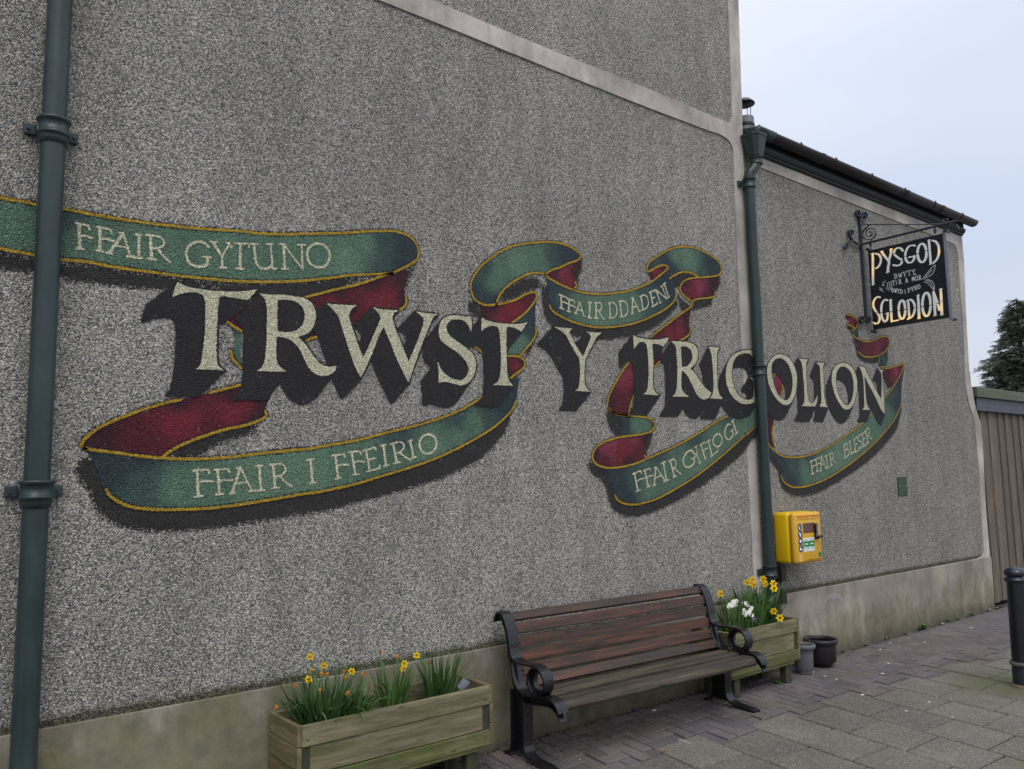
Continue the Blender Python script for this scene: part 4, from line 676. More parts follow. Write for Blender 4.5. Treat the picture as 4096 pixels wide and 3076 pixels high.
sgl('small_lettering', txt('TIR A MOR', (660, 1032), (1020, 958), (-7, -50)) + [[(925, 905), (938, 892), (952, 903)]], .0066, .002, greyc, .0025)
sgl('small_lettering', txt('BWYD', (650, 1108), (795, 1134), (-5, -48)) + txt('I', (808, 1132), (840, 1128), (-5, -48)) + txt('FYND', (848, 1120), (1010, 1062), (-7, -46)), .0062, .002, greyc, .0025)
sgl('fish_shape', [[(1030, 955), (1070, 900), (1120, 840), (1178, 785), (1170, 850), (1140, 900), (1090, 930), (1045, 950)], [(1070, 930), (1110, 880), (1140, 845)], [(1045, 990), (1085, 1000), (1130, 1050), (1165, 1085)], [(1060, 965), (1110, 985), (1150, 1040), (1165, 1080)], [(1085, 960), (1140, 980), (1170, 1030), (1172, 1080)],
 [(640, 985), (655, 1020), (645, 1065), (620, 1095)], [(615, 990), (632, 1020), (625, 1060), (600, 1085)], [(595, 1000), (608, 1025), (602, 1050), (585, 1070)], [(510, 1060), (545, 1080)], [(510, 1080), (555, 1105)], [(540, 1020), (550, 1035), (565, 1028), (558, 1010)], [(545, 1000), (580, 978)]], .0058, .002, greyc, .0025)
for p in ((460, 708), (1175, 545), (1208, 1310), (478, 1428), (448, 1075), (1210, 920), (820, 1025)):
    q = sp(*p); b = bmesh.new(); bmesh.ops.create_uvsphere(b, u_segments=8, v_segments=6, radius=.006, matrix=Matrix.Translation((XS - .002, q.y, q.z))); o = obj('screw', b, SGE, sg); o.location = -sg.location
# ------------------------------------------------------------------ defibrillator cabinet
DX0, DX1, DZ0, DZ1, DYF = 6.440, 6.862, .898, 1.342, -.225
dfb = empty('defibrillator_cabinet', ((DX0 + DX1) / 2, -.02, (DZ0 + DZ1) / 2)); tag(dfb, 'yellow defibrillator cabinet with keypad lock on the wall beside the downpipe', 'defibrillator cabinet')
YEL = m_paint('cabinet_yellow', (236, 194, 0), (230, 184, 0), .42, 3, .03, .5); YEL2 = m_paint('cabinet_door_yellow', (226, 174, 50), (220, 166, 44), .45, 3, .03, .5)
def objd(*a, **k): o = obj(*a, **k); o.location = -dfb.location; return o
b = BX(DX0, DX1, -.158, -.005, DZ0, DZ1, bev=.028); bmesh.ops.triangulate(b, faces=[f for f in b.faces if len(f.verts) > 4]); objd('case', b, YEL, dfb, True)
b = BX(DX0 - .001, DX1 + .001, DYF, -.162, DZ0 - .001, DZ1 + .001, bev=.03); door = objd('door', b, YEL2, dfb, True)
def dxz(x, y): p = W(*cp('D', x, y), DYF - .002); return (p.x, p.z)
def d5(x, y): return ((3000 + x * .2408 - 3120) / .21008, (1950 + y * .2408 - 2020) / .21008)
def dec(name, polys, strokes, c, off, cell=.002, parent=None):
    PL = [[dxz(*p) for p in q] for q in polys]; ST = [([dxz(*p) for p in s_[0]], s_[1]) for s_ in strokes]
    X, Z, F = field(PL, ST, cell, 0, .004)
    o = sheet(name, X, Z, F, const(np.array(srgb(*c)[:3]) * 1.25), 0, parent or dfb, DECM, lambda u, v: np.stack([u, np.full(len(u), DYF - off), v], 1)); o.location = -dfb.location; return o
DM = NT('printed_decal'); at = DM.n('ShaderNodeAttribute', _attribute_name='Col'); DM.col(at.outputs['Color']); DM.rough(.45)
thr = DM.math('GREATER_THAN', at.outputs['Alpha'], .5); tr = DM.n('ShaderNodeBsdfTransparent'); ms = DM.n('ShaderNodeMixShader'); DM.l(thr, ms.inputs[0]); DM.l(tr.outputs[0], ms.inputs[1]); DM.l(DM.b.outputs[0], ms.inputs[2]); DM.l(ms.outputs[0], DM.t.nodes['Material Output'].inputs['Surface']); DECM = DM.m
dec('door_lettering', [], [(s_, .0032) for s_ in txt('DEFIBRILLATOR', (328, 248), (545, 236), (-2, -36)) + txt('DIFFIBRILIWR', (560, 228), (745, 214), (-2, -33))], (176, 62, 30), .0012, .0016)
dec('door_lettering', [], [(s_, .0016) for s_ in txt('CALL 999 FOR ACCESS CODE TO OPEN', (336, 290), (628, 270), (0, -18)) + txt('DEIALWCH 999', (634, 268), (735, 258), (0, -16))], (96, 66, 30), .0012, .0012)
dec('door_lettering', [], [(s_, .0014) for s_ in txt('EMERGENCY CABINET', d5(955, 1208), d5(1150, 1180), (0, -9))], (60, 46, 30), .0012, .0012)
dec('window', [[(438, 356), (654, 334), (660, 512), (450, 535)]], [], (96, 66, 60), .0010)
dec('window_frame', [], [([(438, 356), (654, 334), (660, 512), (450, 535), (438, 356)], .004)], (60, 46, 40), .0018)
for i, (cx, cy) in enumerate(((375, 428), (387, 560), (394, 694), (402, 826))):
    dec('symbol_disc', [ell(cx, cy, 43, 76, 24)[:-1]], [], (44, 66, 92), .0010 + .0006 * (i % 2), .0022)
    if i == 0: dec('symbol', [], [([(358, 400), (362, 440), (380, 468)], .011), ([(392, 400), (396, 425)], .003)], (222, 226, 230), .0024)
    if i == 1: dec('symbol', [], [([(372, 530), (376, 556), (392, 580), (390, 596)], .012), ([(380, 540), (398, 556)], .008)], (222, 226, 230), .0024)
    if i == 2: dec('symbol', [[(374, 668), (392, 660), (412, 668), (412, 690), (394, 728), (372, 694)]], [], (222, 226, 230), .0024)
    if i == 3: dec('symbol', [[(376, 812), (398, 806), (402, 830), (424, 834), (424, 860), (380, 864)]], [([(396, 768), (398, 790)], .005)], (222, 226, 230), .0024)
for ox in (0, 104):
    q = lambda x, y: (x + ox, y - ox * .12)
    dec('notice', [[q(446, 636), q(548, 626), q(560, 878), q(462, 888)]], [], (226, 230, 228), .0010, .0016)
    dec('notice_panel', [[q(450, 694), q(552, 684), q(556, 790), q(455, 800)]], [], (20, 120, 70), .0016, .0016)
    dec('notice_print', [], [([q(478, 752), q(500, 738), q(528, 744)], .008)], (230, 234, 232), .0022, .0016)
    dec('notice_print', [], [([q(460, 664), q(535, 656)], .0035), ([q(460, 678), q(530, 670)], .002), ([q(468, 838), q(472, 808)], .006), ([q(492, 836), q(494, 808)], .006), ([q(514, 832), q(518, 804)], .009), ([q(538, 830), q(540, 802)], .009), ([q(470, 866), q(548, 858)], .003)], (26, 110, 74), .0022, .0016)
dec('green_sticker', [[d5(1143, 1080), d5(1165, 1062), d5(1185, 1078), d5(1190, 1120), d5(1184, 1152), d5(1150, 1156), d5(1142, 1120)]], [], (30, 110, 66), .0010, .0016)
dec('clear_label', [[d5(810, 1092), d5(872, 1086), d5(885, 1230), d5(826, 1236)]], [], (216, 164, 78), .0008, .002)
kp = W(*cp('D', 702, 470), DYF - .02)
b = BX(kp.x - .017, kp.x + .017, DYF - .024, DYF - .001, W(*cp('D', 700, 590), DYF).z, W(*cp('D', 700, 345), DYF).z, bev=.006); lk = objd('keypad', b, IRON, dfb)
BTN = m_plain('button_metal', (170, 172, 176), .3)
for i in range(6):
    for sx in (-1, 1):
        z = W(*cp('D', 700, 375), DYF).z - i * .0165; b = BX(kp.x + sx * .008 - .005, kp.x + sx * .008 + .005, DYF - .030, DYF - .022, z - .003, z + .003, bev=.001); objd('button', b, BTN, dfb)
b = bmesh.new(); z = W(*cp('D', 720, 600), DYF).z; tube(b, [(kp.x, DYF - .002, z), (kp.x, DYF - .03, z)], .021, 16); tube(b, [(kp.x, DYF - .028, z), (kp.x + .045, DYF - .034, z + .004), (kp.x + .056, DYF - .034, z + .004)], .012, 10); objd('lock_handle', b, IRON, dfb, True)
cb = empty('electrical_switch', (6.47, -.04, .75)); tag(cb, 'black cable with two small switch boxes under the yellow cabinet', 'switch box')
ax = 6.47; za = W(*cp('P4', 1290, 275), -.05); zb = W(*cp('P4', 1300, 565), -.05)
b = bmesh.new(); tube(b, [(za.x - .02, -.05, DZ0 + .01), (za.x - .02, -.04, za.z)], .009, 8); tube(b, [(za.x, -.035, za.z), (zb.x, -.035, zb.z)], .009, 8); o = obj('cable', b, IRON, cb); o.location = -cb.location
for q, hh in ((za, .075), (zb, .062)):
    b = BX(q.x - .036, q.x + .036, -.075, -.005, q.z - hh, q.z + hh * .9, bev=.012); o = obj('switch_box', b, m_plain('black_plastic', (28, 28, 31), .5), cb); o.location = -cb.location
b = BX(za.x - .115, za.x - .04, -.05, -.004, za.z - .05, za.z + .03, bev=.006); o = obj('junction_box', b, m_plain('black_plastic_b', (24, 24, 27), .5), cb); o.location = -cb.location
pt = [W(*cp('Z7', *p), 0) for p in ((1427, 1470), (1500, 1475), (1505, 1622), (1435, 1625))]
pg = empty('wall_plate', tuple(pt[3])); tag(pg, 'small flat green metal plate screwed to the pebbledash low on the right', 'plate')
b = BX(pt[0].x, pt[1].x, -.012, .0, pt[3].z, pt[0].z, bev=.003); o = obj('plate', b, m_paint('plate_green', (62, 84, 62), (50, 70, 52), .6, 25, .4, .4, (40, 56, 44)), pg); o.location = -pg.location
for sx, sz in ((.2, .5), (.8, .5)):
    b = bmesh.new(); bmesh.ops.create_uvsphere(b, u_segments=8, v_segments=6, radius=.006, matrix=Matrix.Translation((pt[0].x + (pt[1].x - pt[0].x) * sx, -.013, (pt[0].z + pt[3].z) / 2))); o = obj('screw', b, BTN, pg); o.location = -pg.location
# ------------------------------------------------------------------ ground
def m_paver(name, cols, speck=False):
    M = NT(name); info = M.n('ShaderNodeObjectInfo'); geo = M.n('ShaderNodeNewGeometry'); pos = geo.outputs['Position']
    c = M.ramp(info.outputs['Random'], [(i / (len(cols) - 1), srgb(*cc)) for i, cc in enumerate(cols)])
    c = M.mix(.9, c, M.ramp(M.noise(2.3, 5, .65, pos), [(.3, g3(.74)), (.7, g3(1.16))]), 'MULTIPLY')
    c = M.mix(.7, c, M.ramp(M.noise(70, 4, .7, pos), [(.3, g3(.66)), (.7, g3(1.25))]), 'MULTIPLY')
    if speck:
        v = M.n('ShaderNodeTexVoronoi', Scale=150); M.l(pos, v.inputs['Vector']); s_ = M.n('ShaderNodeSeparateColor'); M.l(v.outputs['Color'], s_.inputs[0])
        c = M.mix(M.math('MULTIPLY', M.math('GREATER_THAN', s_.outputs[0], .82), .45), c, srgb(176, 170, 158))
        c = M.mix(M.math('MULTIPLY', M.math('LESS_THAN', s_.outputs[1], .25), .35), c, srgb(50, 48, 44))
    x, y, z = M.sep(pos)
    d_ = M.math('SQRT', M.math('ADD', M.math('POWER', M.math('SUBTRACT', x, 7.25), 2), M.math('POWER', M.math('SUBTRACT', y, -1.62), 2)))
    ms_ = M.ramp(M.math('SUBTRACT', M.math('ADD', d_, M.math('MULTIPLY', M.noise(3.5, 5, .6, pos), .9)), .1), [(.45, g3(.85)), (.95, g3(0))])
    c = M.mix(ms_, c, srgb(78, 84, 40))
    gl = M.ramp(M.noise(1.6, 5, .7, pos), [(.52, g3(0)), (.68, g3(.45))]); c = M.mix(gl, c, srgb(96, 98, 70))
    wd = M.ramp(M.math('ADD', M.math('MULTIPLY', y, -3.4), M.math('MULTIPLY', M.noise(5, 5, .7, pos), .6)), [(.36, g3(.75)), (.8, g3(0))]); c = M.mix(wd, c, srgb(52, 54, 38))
    M.col(c); M.rough(M.ramp(M.noise(3, 4, .6, pos), [(.3, g3(.62)), (.7, g3(.9))])); M.bump(M.noise(110, 4, .7, pos), .5, .003); return M.m
SANDM = m_plain('joint_dirt', (26, 25, 20), .95, .2, .4, 60); ASPH = m_plain('asphalt_ground', (92, 90, 88), .9, .3, .15, 40)
b = bmesh.new(); vs = [b.verts.new(p) for p in ((-60, -80, -.035), (240, -80, -.035), (240, 200, -.035), (-60, 200, -.035))]; b.faces.new(vs); gnd = obj('ground', b, ASPH); gnd['kind'] = 'structure'
b = bmesh.new(); vs = [b.verts.new(p) for p in ((-3, -6, -.022), (14, -6, -.022), (14, .02, -.022), (-3, .02, -.022))]; b.faces.new(vs); pave = obj('pavement', b, SANDM); pave['kind'] = 'structure'
BRK = m_paver('paving_brick', [(90, 83, 82), (108, 99, 98), (97, 90, 91), (116, 103, 100), (102, 97, 99)]); SLB = m_paver('concrete_slab', [(104, 100, 91), (114, 109, 100), (98, 94, 86)], True)
SK = .17; CS = .035
def gp(x, y): return Vector((x + SK * (y + .9), y - CS * (x - 5.5) * (1 if y < -.7 else 0), 0))
def bound(x): return -.80 - .04 * (x - 4)            # where bricks give way to slabs
BW, BL, GAP = .104, .208, .008
# slabs, in columns running out from the wall
slab_me = {}
SW, SLN = .425, .412
cols_x = [(-2.0 + SW * i) for i in range(36)]; starts = []
rs = random.Random(3)
for i, x0 in enumerate(cols_x):
    st = bound(x0) - (0.0, .09, -.04, .13)[i % 4] * 1.0; starts.append(st)
    for k in range(13):
        if x0 < 1.2 and k > 3: continue
        ya = st - k * SLN; yb = ya - SLN + .015; xa, xb = x0 + .007, x0 + SW - .007
        pts = [(xa, yb), (xb, yb), (xb, ya), (xa, ya)]; tilt = rs.uniform(-.002, .002); zz = rs.uniform(-.0025, .0015)
        P3 = [Vector((p[0] + SK * (p[1] + .9), p[1] - CS * (p[0] - 5.5), zz + tilt * (1 if j in (0, 3) else -1))) for j, p in enumerate(pts)]
        cen = sum(P3, Vector()) / 4
        if cen.x > 13.2: continue
        bmm = bmesh.new(); top = [bmm.verts.new(cen + (p - cen) * .978 - cen) for p in P3]; mid = [bmm.verts.new(p - cen - Vector((0, 0, .008))) for p in P3]; bot = [bmm.verts.new(p - cen - Vector((0, 0, .03))) for p in P3]
        bmm.faces.new(top)
        for a_, b_ in ((mid, top), (bot, mid)):
            for j in range(4): bmm.faces.new((a_[j], a_[(j + 1) % 4], b_[(j + 1) % 4], b_[j]))
        obj('paving_slab', bmm, SLB, pave, False, tuple(cen))
def col_start(x, y):
    xx = x - SK * (y + .9); i = int((xx + 2.0) // SW); i = min(max(i, 0), len(starts) - 1); return starts[i] - CS * (xx - 5.5)
# herringbone bricks
def brick_mesh(lx, ly):
    bmm = bmesh.new(); h = .03
    def rect(sx, sy, z): return [bmm.verts.new((a * sx / 2 + SK * b_ * sy / 2, b_ * sy / 2, z)) for a, b_ in ((-1, -1), (1, -1), (1, 1), (-1, 1))]
    t_, m_, q_ = rect(lx - .014, ly - .014, 0), rect(lx - GAP, ly - GAP, -.005), rect(lx - GAP, ly - GAP, -h); bmm.faces.new(t_)
    for a_, b_ in ((m_, t_), (q_, m_)):
        for j in range(4): bmm.faces.new((a_[j], a_[(j + 1) % 4], b_[(j + 1) % 4], b_[j]))
    me = bpy.data.meshes.new('paving_brick'); bmm.to_mesh(me); bmm.free(); me.materials.append(BRK); return me
MH, MV = brick_mesh(BL, BW), brick_mesh(BW, BL)
bricks = []
u = BW
for i in range(-40, 140):
    for j in range(-140, 40):
        # 90 degree herringbone on a unit grid: cell (i,j); k = (i - j) mod 4
        k = (i - j) % 4
        if k == 0: cx, cy, me_ = (i + 1) * u, (j + .5) * u, MH          # horizontal covers (i,j),(i+1,j)
        elif k == 3: cx, cy, me_ = (i + .5) * u, (j + 1) * u, MV        # vertical covers (i,j),(i,j+1)
        else: continue
        yv = cy - .07; xv = cx + SK * (yv + .9)
        if yv > -.03 or yv < -1.35 or xv < 1.0 or xv > 13.2: continue
        hx, hy = (BL / 2, BW / 2) if me_ is MH else (BW / 2, BL / 2)
        cs = [col_start(xv + q * hx, yv) for q in (-.9, 0, .9)]; top_ = min(cs)
        if yv + hy < top_ + .02: continue
        if yv - hy < top_ + .004 and min(cs) != max(cs) and yv - hy > min(cs): top_ = top_
        if yv - hy < top_ + .004:
            bmc = bmesh.new(); bmc.from_mesh(me_); bmesh.ops.bisect_plane(bmc, geom=bmc.verts[:] + bmc.edges[:] + bmc.faces[:], plane_co=(0, top_ + .006 - yv, 0), plane_no=(0, -1, 0), clear_outer=True)
            if not bmc.verts: bmc.free(); continue
            m2 = bpy.data.meshes.new('paving_brick'); bmc.to_mesh(m2); bmc.free(); m2.materials.append(BRK); bricks.append((xv, yv, m2, -.007)); continue
        bricks.append((xv, yv, me_, -.007 if yv - hy < max(cs) else 0.0))
def visz(x, y):
    q = np.array([x, y + CAM_D, -CAM_H]); dpt = q @ RF
    px = 2048 + FPX * (q @ RR) / dpt; py = 1538 - FPX * (q @ RU) / dpt
    return dpt if (dpt > 0 and -50 < px < 4150 and py < 3150) else 99
bricks.sort(key=lambda t: visz(t[0], t[1]))
rest = bmesh.new()
for n_, (x, y, me_, dz_) in enumerate(bricks):
    z = rng.uniform(-.0015, .001) + dz_; a_ = rng.uniform(-.012, .012)
    if n_ < 298:
        o = bpy.data.objects.new('paving_brick', me_); o.location = (x, y, z); o.rotation_euler = (rng.uniform(-.005, .005), rng.uniform(-.005, .005), a_); link(o, pave)
    else:
        before = len(rest.verts); rest.from_mesh(me_); rest.verts.ensure_lookup_table()
        bmesh.ops.translate(rest, verts=rest.verts[before:], vec=(x, y, z))
o = obj('paving_brick', rest, BRK, pave); o['kind'] = 'stuff'
# ------------------------------------------------------------------ bollard
bp = G(4102, 2745); bol = empty('bollard', tuple(bp)); tag(bol, 'black cast iron bollard with domed cap, standing at the right edge of the pavement', 'bollard')
bol.rotation_euler = (0, math.radians(-1.2), 0)
b = bmesh.new(); rg = lathe(b, [(.10, .0), (.10, .012), (.09, .02)], 0, 0, 32); cap(b, rg[-1]); 
obj('base_ring', b, m_plain('base_concrete', (118, 100, 82), .9), bol, True)
b = bmesh.new(); lathe(b, [(.083, -.02), (.083, .135), (.078, .15), (.078, .16)], 0, 0, 32); obj('foot', b, m_paint('worn_foot', (36, 38, 46), (30, 32, 38), .5, 20, .4, .5, (130, 116, 78)), bol, True)
b = bmesh.new(); lathe(b, [(.080, .16), (.092, .163), (.096, .175), (.092, .188), (.080, .192)], 0, 0, 32); obj('foot_ring', b, m_plain('ring_mud', (92, 88, 78), .8), bol, True)
b = bmesh.new(); lathe(b, [(.078, .19), (.064, .80), (.064, .81)], 0, 0, 32); obj('shaft', b, m_paint('bollard_black', (24, 26, 38), (18, 20, 28), .33, 10, .25, .6, (110, 104, 104)), bol, True)
b = bmesh.new(); rg = lathe(b, [(.064, .805), (.078, .808), (.082, .82), (.078, .832), (.062, .838), (.060, .85), (.074, .857), (.078, .870), (.076, .885), (.060, .905), (.030, .915), (.002, .918)], 0, 0, 32); obj('cap', b, m_paint('bollard_cap', (34, 38, 56), (24, 26, 38), .28, 14, .3, .6, (150, 148, 152)), bol, True)
# ------------------------------------------------------------------ pots
def pot(name, loc, r0, r1, h, mat, label):
    e = empty(name, loc); tag(e, label, 'plant pot'); b = bmesh.new()
    lathe(b, [(.001, 0), (r0, 0), (r0 + .003, .006), (r1 - .006, h - .045), (r1 - .004, h - .04)], 0, 0, 36)
    lathe(b, [(r1 - .008, h - .04), (r1 - .01, .05), (r0 - .004, .012), (.001, .012)], 0, 0, 36); obj('body', b, mat, e, True)
    b = bmesh.new(); lathe(b, [(r1 - .008, h - .042), (r1 + .004, h - .04), (r1 + .013, h - .028), (r1 + .016, h - .012), (r1 + .010, h), (r1 - .002, h + .001), (r1 - .010, h - .01), (r1 - .009, h - .03)], 0, 0, 36); obj('rim', b, mat, e, True); return e
g1 = G(*cp('P4', 1750, 1405)); g0 = G(*cp('P4', 1538, 1500))
pot('plant_pot', (6.735, -.225, 0), .082, .134, .236, m_paint('black_pot_plastic', (30, 30, 36), (42, 36, 36), .45, 14, .1), 'empty black plastic pot, the larger one against the plinth')
pg_ = pot('plant_pot', (6.375, -.275, 0), .062, .088, .245, m_paint('grey_pot_plastic', (104, 104, 108), (92, 92, 96), .5, 14, .1), 'smaller grey plastic pot with dead stems, beside the end of the planter')
b = bmesh.new()
for k in range(9):
    a = rng.uniform(0, 6.28); r_ = rng.uniform(0, .06); tube(b, [(r_ * math.cos(a), r_ * math.sin(a), .17), (r_ * 1.2 * math.cos(a + .3), r_ * 1.2 * math.sin(a + .3), .22), (r_ * 1.5 * math.cos(a + .6) , r_ * 1.4 * math.sin(a + .6), .24 + rng.uniform(0, .03))], .002, 4)
b2 = bmesh.new(); rg = lathe(b2, [(.076, .165), (.04, .175), (.002, .172)], 0, 0, 20); SOIL = m_plain('soil', (44, 36, 30), .95, .2, .4, 50); obj('soil', b2, SOIL, pg_)
e = empty('dead_stems', (6.375, -.275, 0)); o = obj('stems', b, m_plain('dry_stem', (150, 112, 66), .9), e); tag(e, 'thin dry brown stems standing in the grey plastic pot', 'dead plant')
# ------------------------------------------------------------------ planters
WD1 = m_wood('planter_wood', [(96, 88, 66), (138, 126, 98), (160, 147, 118)], 0, (84, 84, 56), .5); WDM = m_wood('planter_wood_mossy', [(88, 86, 52), (122, 118, 78), (146, 136, 100)], 0, (70, 76, 40), .8); WDY = m_wood('planter_wood_side', [(96, 84, 62), (134, 116, 88), (150, 134, 104)], 1, (72, 74, 46), .5)
WDK = m_wood('planter_dark_wood', [(40, 42, 34), (58, 60, 44), (74, 70, 50)], 2, (50, 56, 34), .5)
def planter(x0, x1, yb, yf, label):
    """boards: yb rear, yf front (more negative)"""
    e = empty('planter', (x0, yf, 0)); tag(e, label, 'planter'); L_ = x1 - x0; D_ = yb - yf; t = .028
    def pb(nm, m, *a, bev=.003): return obj(nm, BX(*a, bev=bev), m, e)
    pb('board', WD1, 0, L_, 0, t, .400, .500); pb('board', WD1, .045, L_ - .045, .010, t + .006, .262, .396); pb('board', WDM, 0, L_, 0, t, .178, .257)
    pb('base_rail', WDM, .0, L_ - .04, .016, .05, .150, .176)
    for xx in (0.002, L_ - .047): pb('corner_post', WDK, xx, xx + .045, .012, .05, .258, .399)
    for z0_, z1_ in ((.405, .503), (.295, .400), (.178, .290)):
        pb('end_board', WDY, -.026, -.001, .002, D_, z0_, z1_); pb('end_board', WDY, L_ + .001, L_ + .026, .002, D_, z0_, z1_)
    for z0_, z1_ in ((.400, .500), (.262, .396), (.178, .257)): pb('back_board', WD1, 0, L_, D_ - t, D_, z0_, z1_)
    pb('floor_board', WDK, .0, L_, t + .01, D_ - t, .176, .19)
    for xx in (.06, L_ - .14):
        for yy in (.035, D_ - .09): pb('leg', WDK, xx, xx + .07, yy, yy + .06, -.005, .150)
    for xx in (.03, L_ - .03, L_ * .97): 
        for zz in (.43, .22):
            b = bmesh.new(); bmesh.ops.create_uvsphere(b, u_segments=8, v_segments=5, radius=.006, matrix=Matrix.Translation((xx, -.0005, zz)) @ Matrix.Scale(.3, 4, (0, 1, 0))); obj('screw', b, m_nail, e)
    b = bmesh.new(); nx_, ny_ = 40, 10; gv = [[b.verts.new((.03 + (L_ - .06) * i / nx_, t + .005 + (D_ - 2 * t - .01) * j / ny_, .405 + rng.uniform(-.018, .015))) for i in range(nx_ + 1)] for j in range(ny_ + 1)]
    for j in range(ny_):
        for i in range(nx_): b.faces.new((gv[j][i], gv[j][i + 1], gv[j + 1][i + 1], gv[j + 1][i]))
    obj('soil', b, SOIL, e); return e
m_nail = m_plain('nail_head', (70, 66, 60), .5)
planter(1.782, 2.932, -.05, -.405, 'weathered timber planter box holding spent daffodils, nearest the camera')
planter(5.215, 6.105, -.05, -.405, 'weathered timber planter of bright daffodils behind the far end of the bench')
# ------------------------------------------------------------------ plants
LEAF = m_leaf('daffodil_leaf', (56, 92, 36), (98, 128, 66)); LEAF2 = m_leaf('daffodil_leaf_dark', (42, 74, 34), (78, 108, 58)); STEMM = m_plain('flower_stem', (88, 118, 56), .6)
PET = m_plain('petal_yellow', (255, 226, 24), .6, .3, .05); TRU = m_plain('trumpet_orange', (250, 178, 10), .6, .3, .05); DRY = m_plain('withered_flower', (214, 152, 70), .8, .3, .2, 200); WHT = m_plain('petal_white', (238, 238, 230), .6, .3, .03); YC = m_plain('primrose_eye', (226, 206, 90), .6)
def blade(b, base, az, ln, lean, droop, wd, seg=7, bend=0.0):
    p = Vector(base); th = lean; pts = []
    for i in range(seg + 1):
        pts.append(p.copy()); th_ = th + droop * (i / seg) ** 1.8; step = ln / seg
        p = p + Vector((math.cos(az) * math.sin(th_), math.sin(az) * math.sin(th_), math.cos(th_))) * step; az += bend / seg
    prev = None
    for i, q in enumerate(pts):
        f = i / seg; w_ = wd * (1 - f ** 3 * .92) * (.75 + .25 * min(1, f * 4)); sx = Vector((-math.sin(az), math.cos(az), 0)) * w_ / 2; nrm = Vector((math.cos(az) * .25 * w_, math.sin(az) * .25 * w_, 0))
        row = [b.verts.new(q - sx), b.verts.new(q - nrm), b.verts.new(q + sx)]
        if prev: b.faces.new((prev[0], prev[1], row[1], row[0])); b.faces.new((prev[1], prev[2], row[2], row[1]))
        prev = row
    return pts
def daff_mesh(dry=False):
    b = bmesh.new(); s_ = .021
    for k in range(6):
        a = k * math.pi / 3; d_ = Vector((math.cos(a), math.sin(a), 0)); n_ = Vector((-math.sin(a), math.cos(a), 0)); z_ = .002 * (k % 2)
        if dry: d_ = d_ * .45; 
        v = [b.verts.new(p) for p in (d_ * .004 + Vector((0, 0, z_)), d_ * s_ * .55 + n_ * s_ * .32 + Vector((0, 0, z_ + .002)), d_ * s_ + Vector((0, 0, z_ + (.004 if not dry else .022))), d_ * s_ * .55 - n_ * s_ * .32 + Vector((0, 0, z_ + .002)))]
        b.faces.new(v)
    me = bpy.data.meshes.new('petals'); b.to_mesh(me); b.free(); me.materials.append(DRY if dry else PET)
    b = bmesh.new(); lathe(b, [(.004, 0), (.0055, .007), (.0065, .012), (.008, .014)] if not dry else [(.004, 0), (.005, .01), (.003, .02)], 0, 0, 10); me2 = bpy.data.meshes.new('trumpet'); b.to_mesh(me2); b.free(); me2.materials.append(DRY if dry else TRU)
    return me, me2
DF, DFD = daff_mesh(), daff_mesh(True)
CAMV = Vector((0, -CAM_D, CAM_H))
def flower(e, root, head, dry=False, size=1.0, face=None):
    root, head = Vector(root), Vector(head); f = (face or Vector((-.75, -.65, -.1))).normalized(); mid = (root + head) / 2 + Vector((rng.uniform(-.015, .015), rng.uniform(-.01, .01), .03))
    b = bmesh.new(); back = head - f * .012; tube(b, [tuple(v) + () for v in [Vector((*v[:2], v[2])) for v in [root, mid, back + Vector((0, 0, .012)), back]]], .0028, 6); fo = obj('flower', b, STEMM, e); fo.location = -e.location
    q = f.to_track_quat('Z', 'Y').to_euler(); sz = (size * 1.15,) * 3
    for me_, nm in zip(DFD if dry else DF, ('petals', 'trumpet')):
        o = bpy.data.objects.new(nm, me_); o.location = head; o.rotation_euler = q; o.rotation_euler.rotate_axis('Z', rng.uniform(0, 1)); o.scale = sz; link(o, fo)
def clump(cx, cy, z, n, rad, hmin, hmax, label, mat, spread=.35, droopy=.25):
    e = empty('daffodil_plant', (cx, cy, z)); tag(e, label, 'daffodils'); b = bmesh.new()
    for k in range(n):
        a = rng.uniform(0, 6.283); r_ = rad * math.sqrt(rng.uniform(0, 1)); az = a + rng.uniform(-.6, .6); ln = rng.uniform(hmin, hmax)
        dr = rng.uniform(0, .7) if rng.uniform() > droopy else rng.uniform(1.2, 2.4)
        blade(b, (r_ * math.cos(a), r_ * math.sin(a) * .7, -.01), az, ln, rng.uniform(0, spread), dr, rng.uniform(.012, .021), 7, rng.uniform(-.5, .5))
    o = obj('leaves', b, mat, e); o['kind'] = 'stuff'; return e
def at2(x, y, Y): return W(*cp('P2', x, y), Y)
def at4(x, y, Y): return W(*cp('P4', x, y), Y)
c1 = clump(1.97, -.235, .40, 165, .13, .16, .36, 'left daffodil clump in the near planter, the fullest, with several withered blooms', LEAF2, .45, .3)
c1b = clump(2.13, -.26, .40, 85, .08, .14, .30, 'daffodil leaves right of the fullest clump, some hanging over the near planter front', LEAF, .6, .45)
c2 = clump(2.40, -.22, .40, 62, .07, .20, .33, 'middle daffodil clump in the near planter with blooms leaning right', LEAF, .3, .12)
c3 = clump(2.72, -.21, .40, 68, .08, .20, .36, 'right daffodil clump in the near planter, spiky leaves and mostly spent blooms', LEAF2, .45, .1)
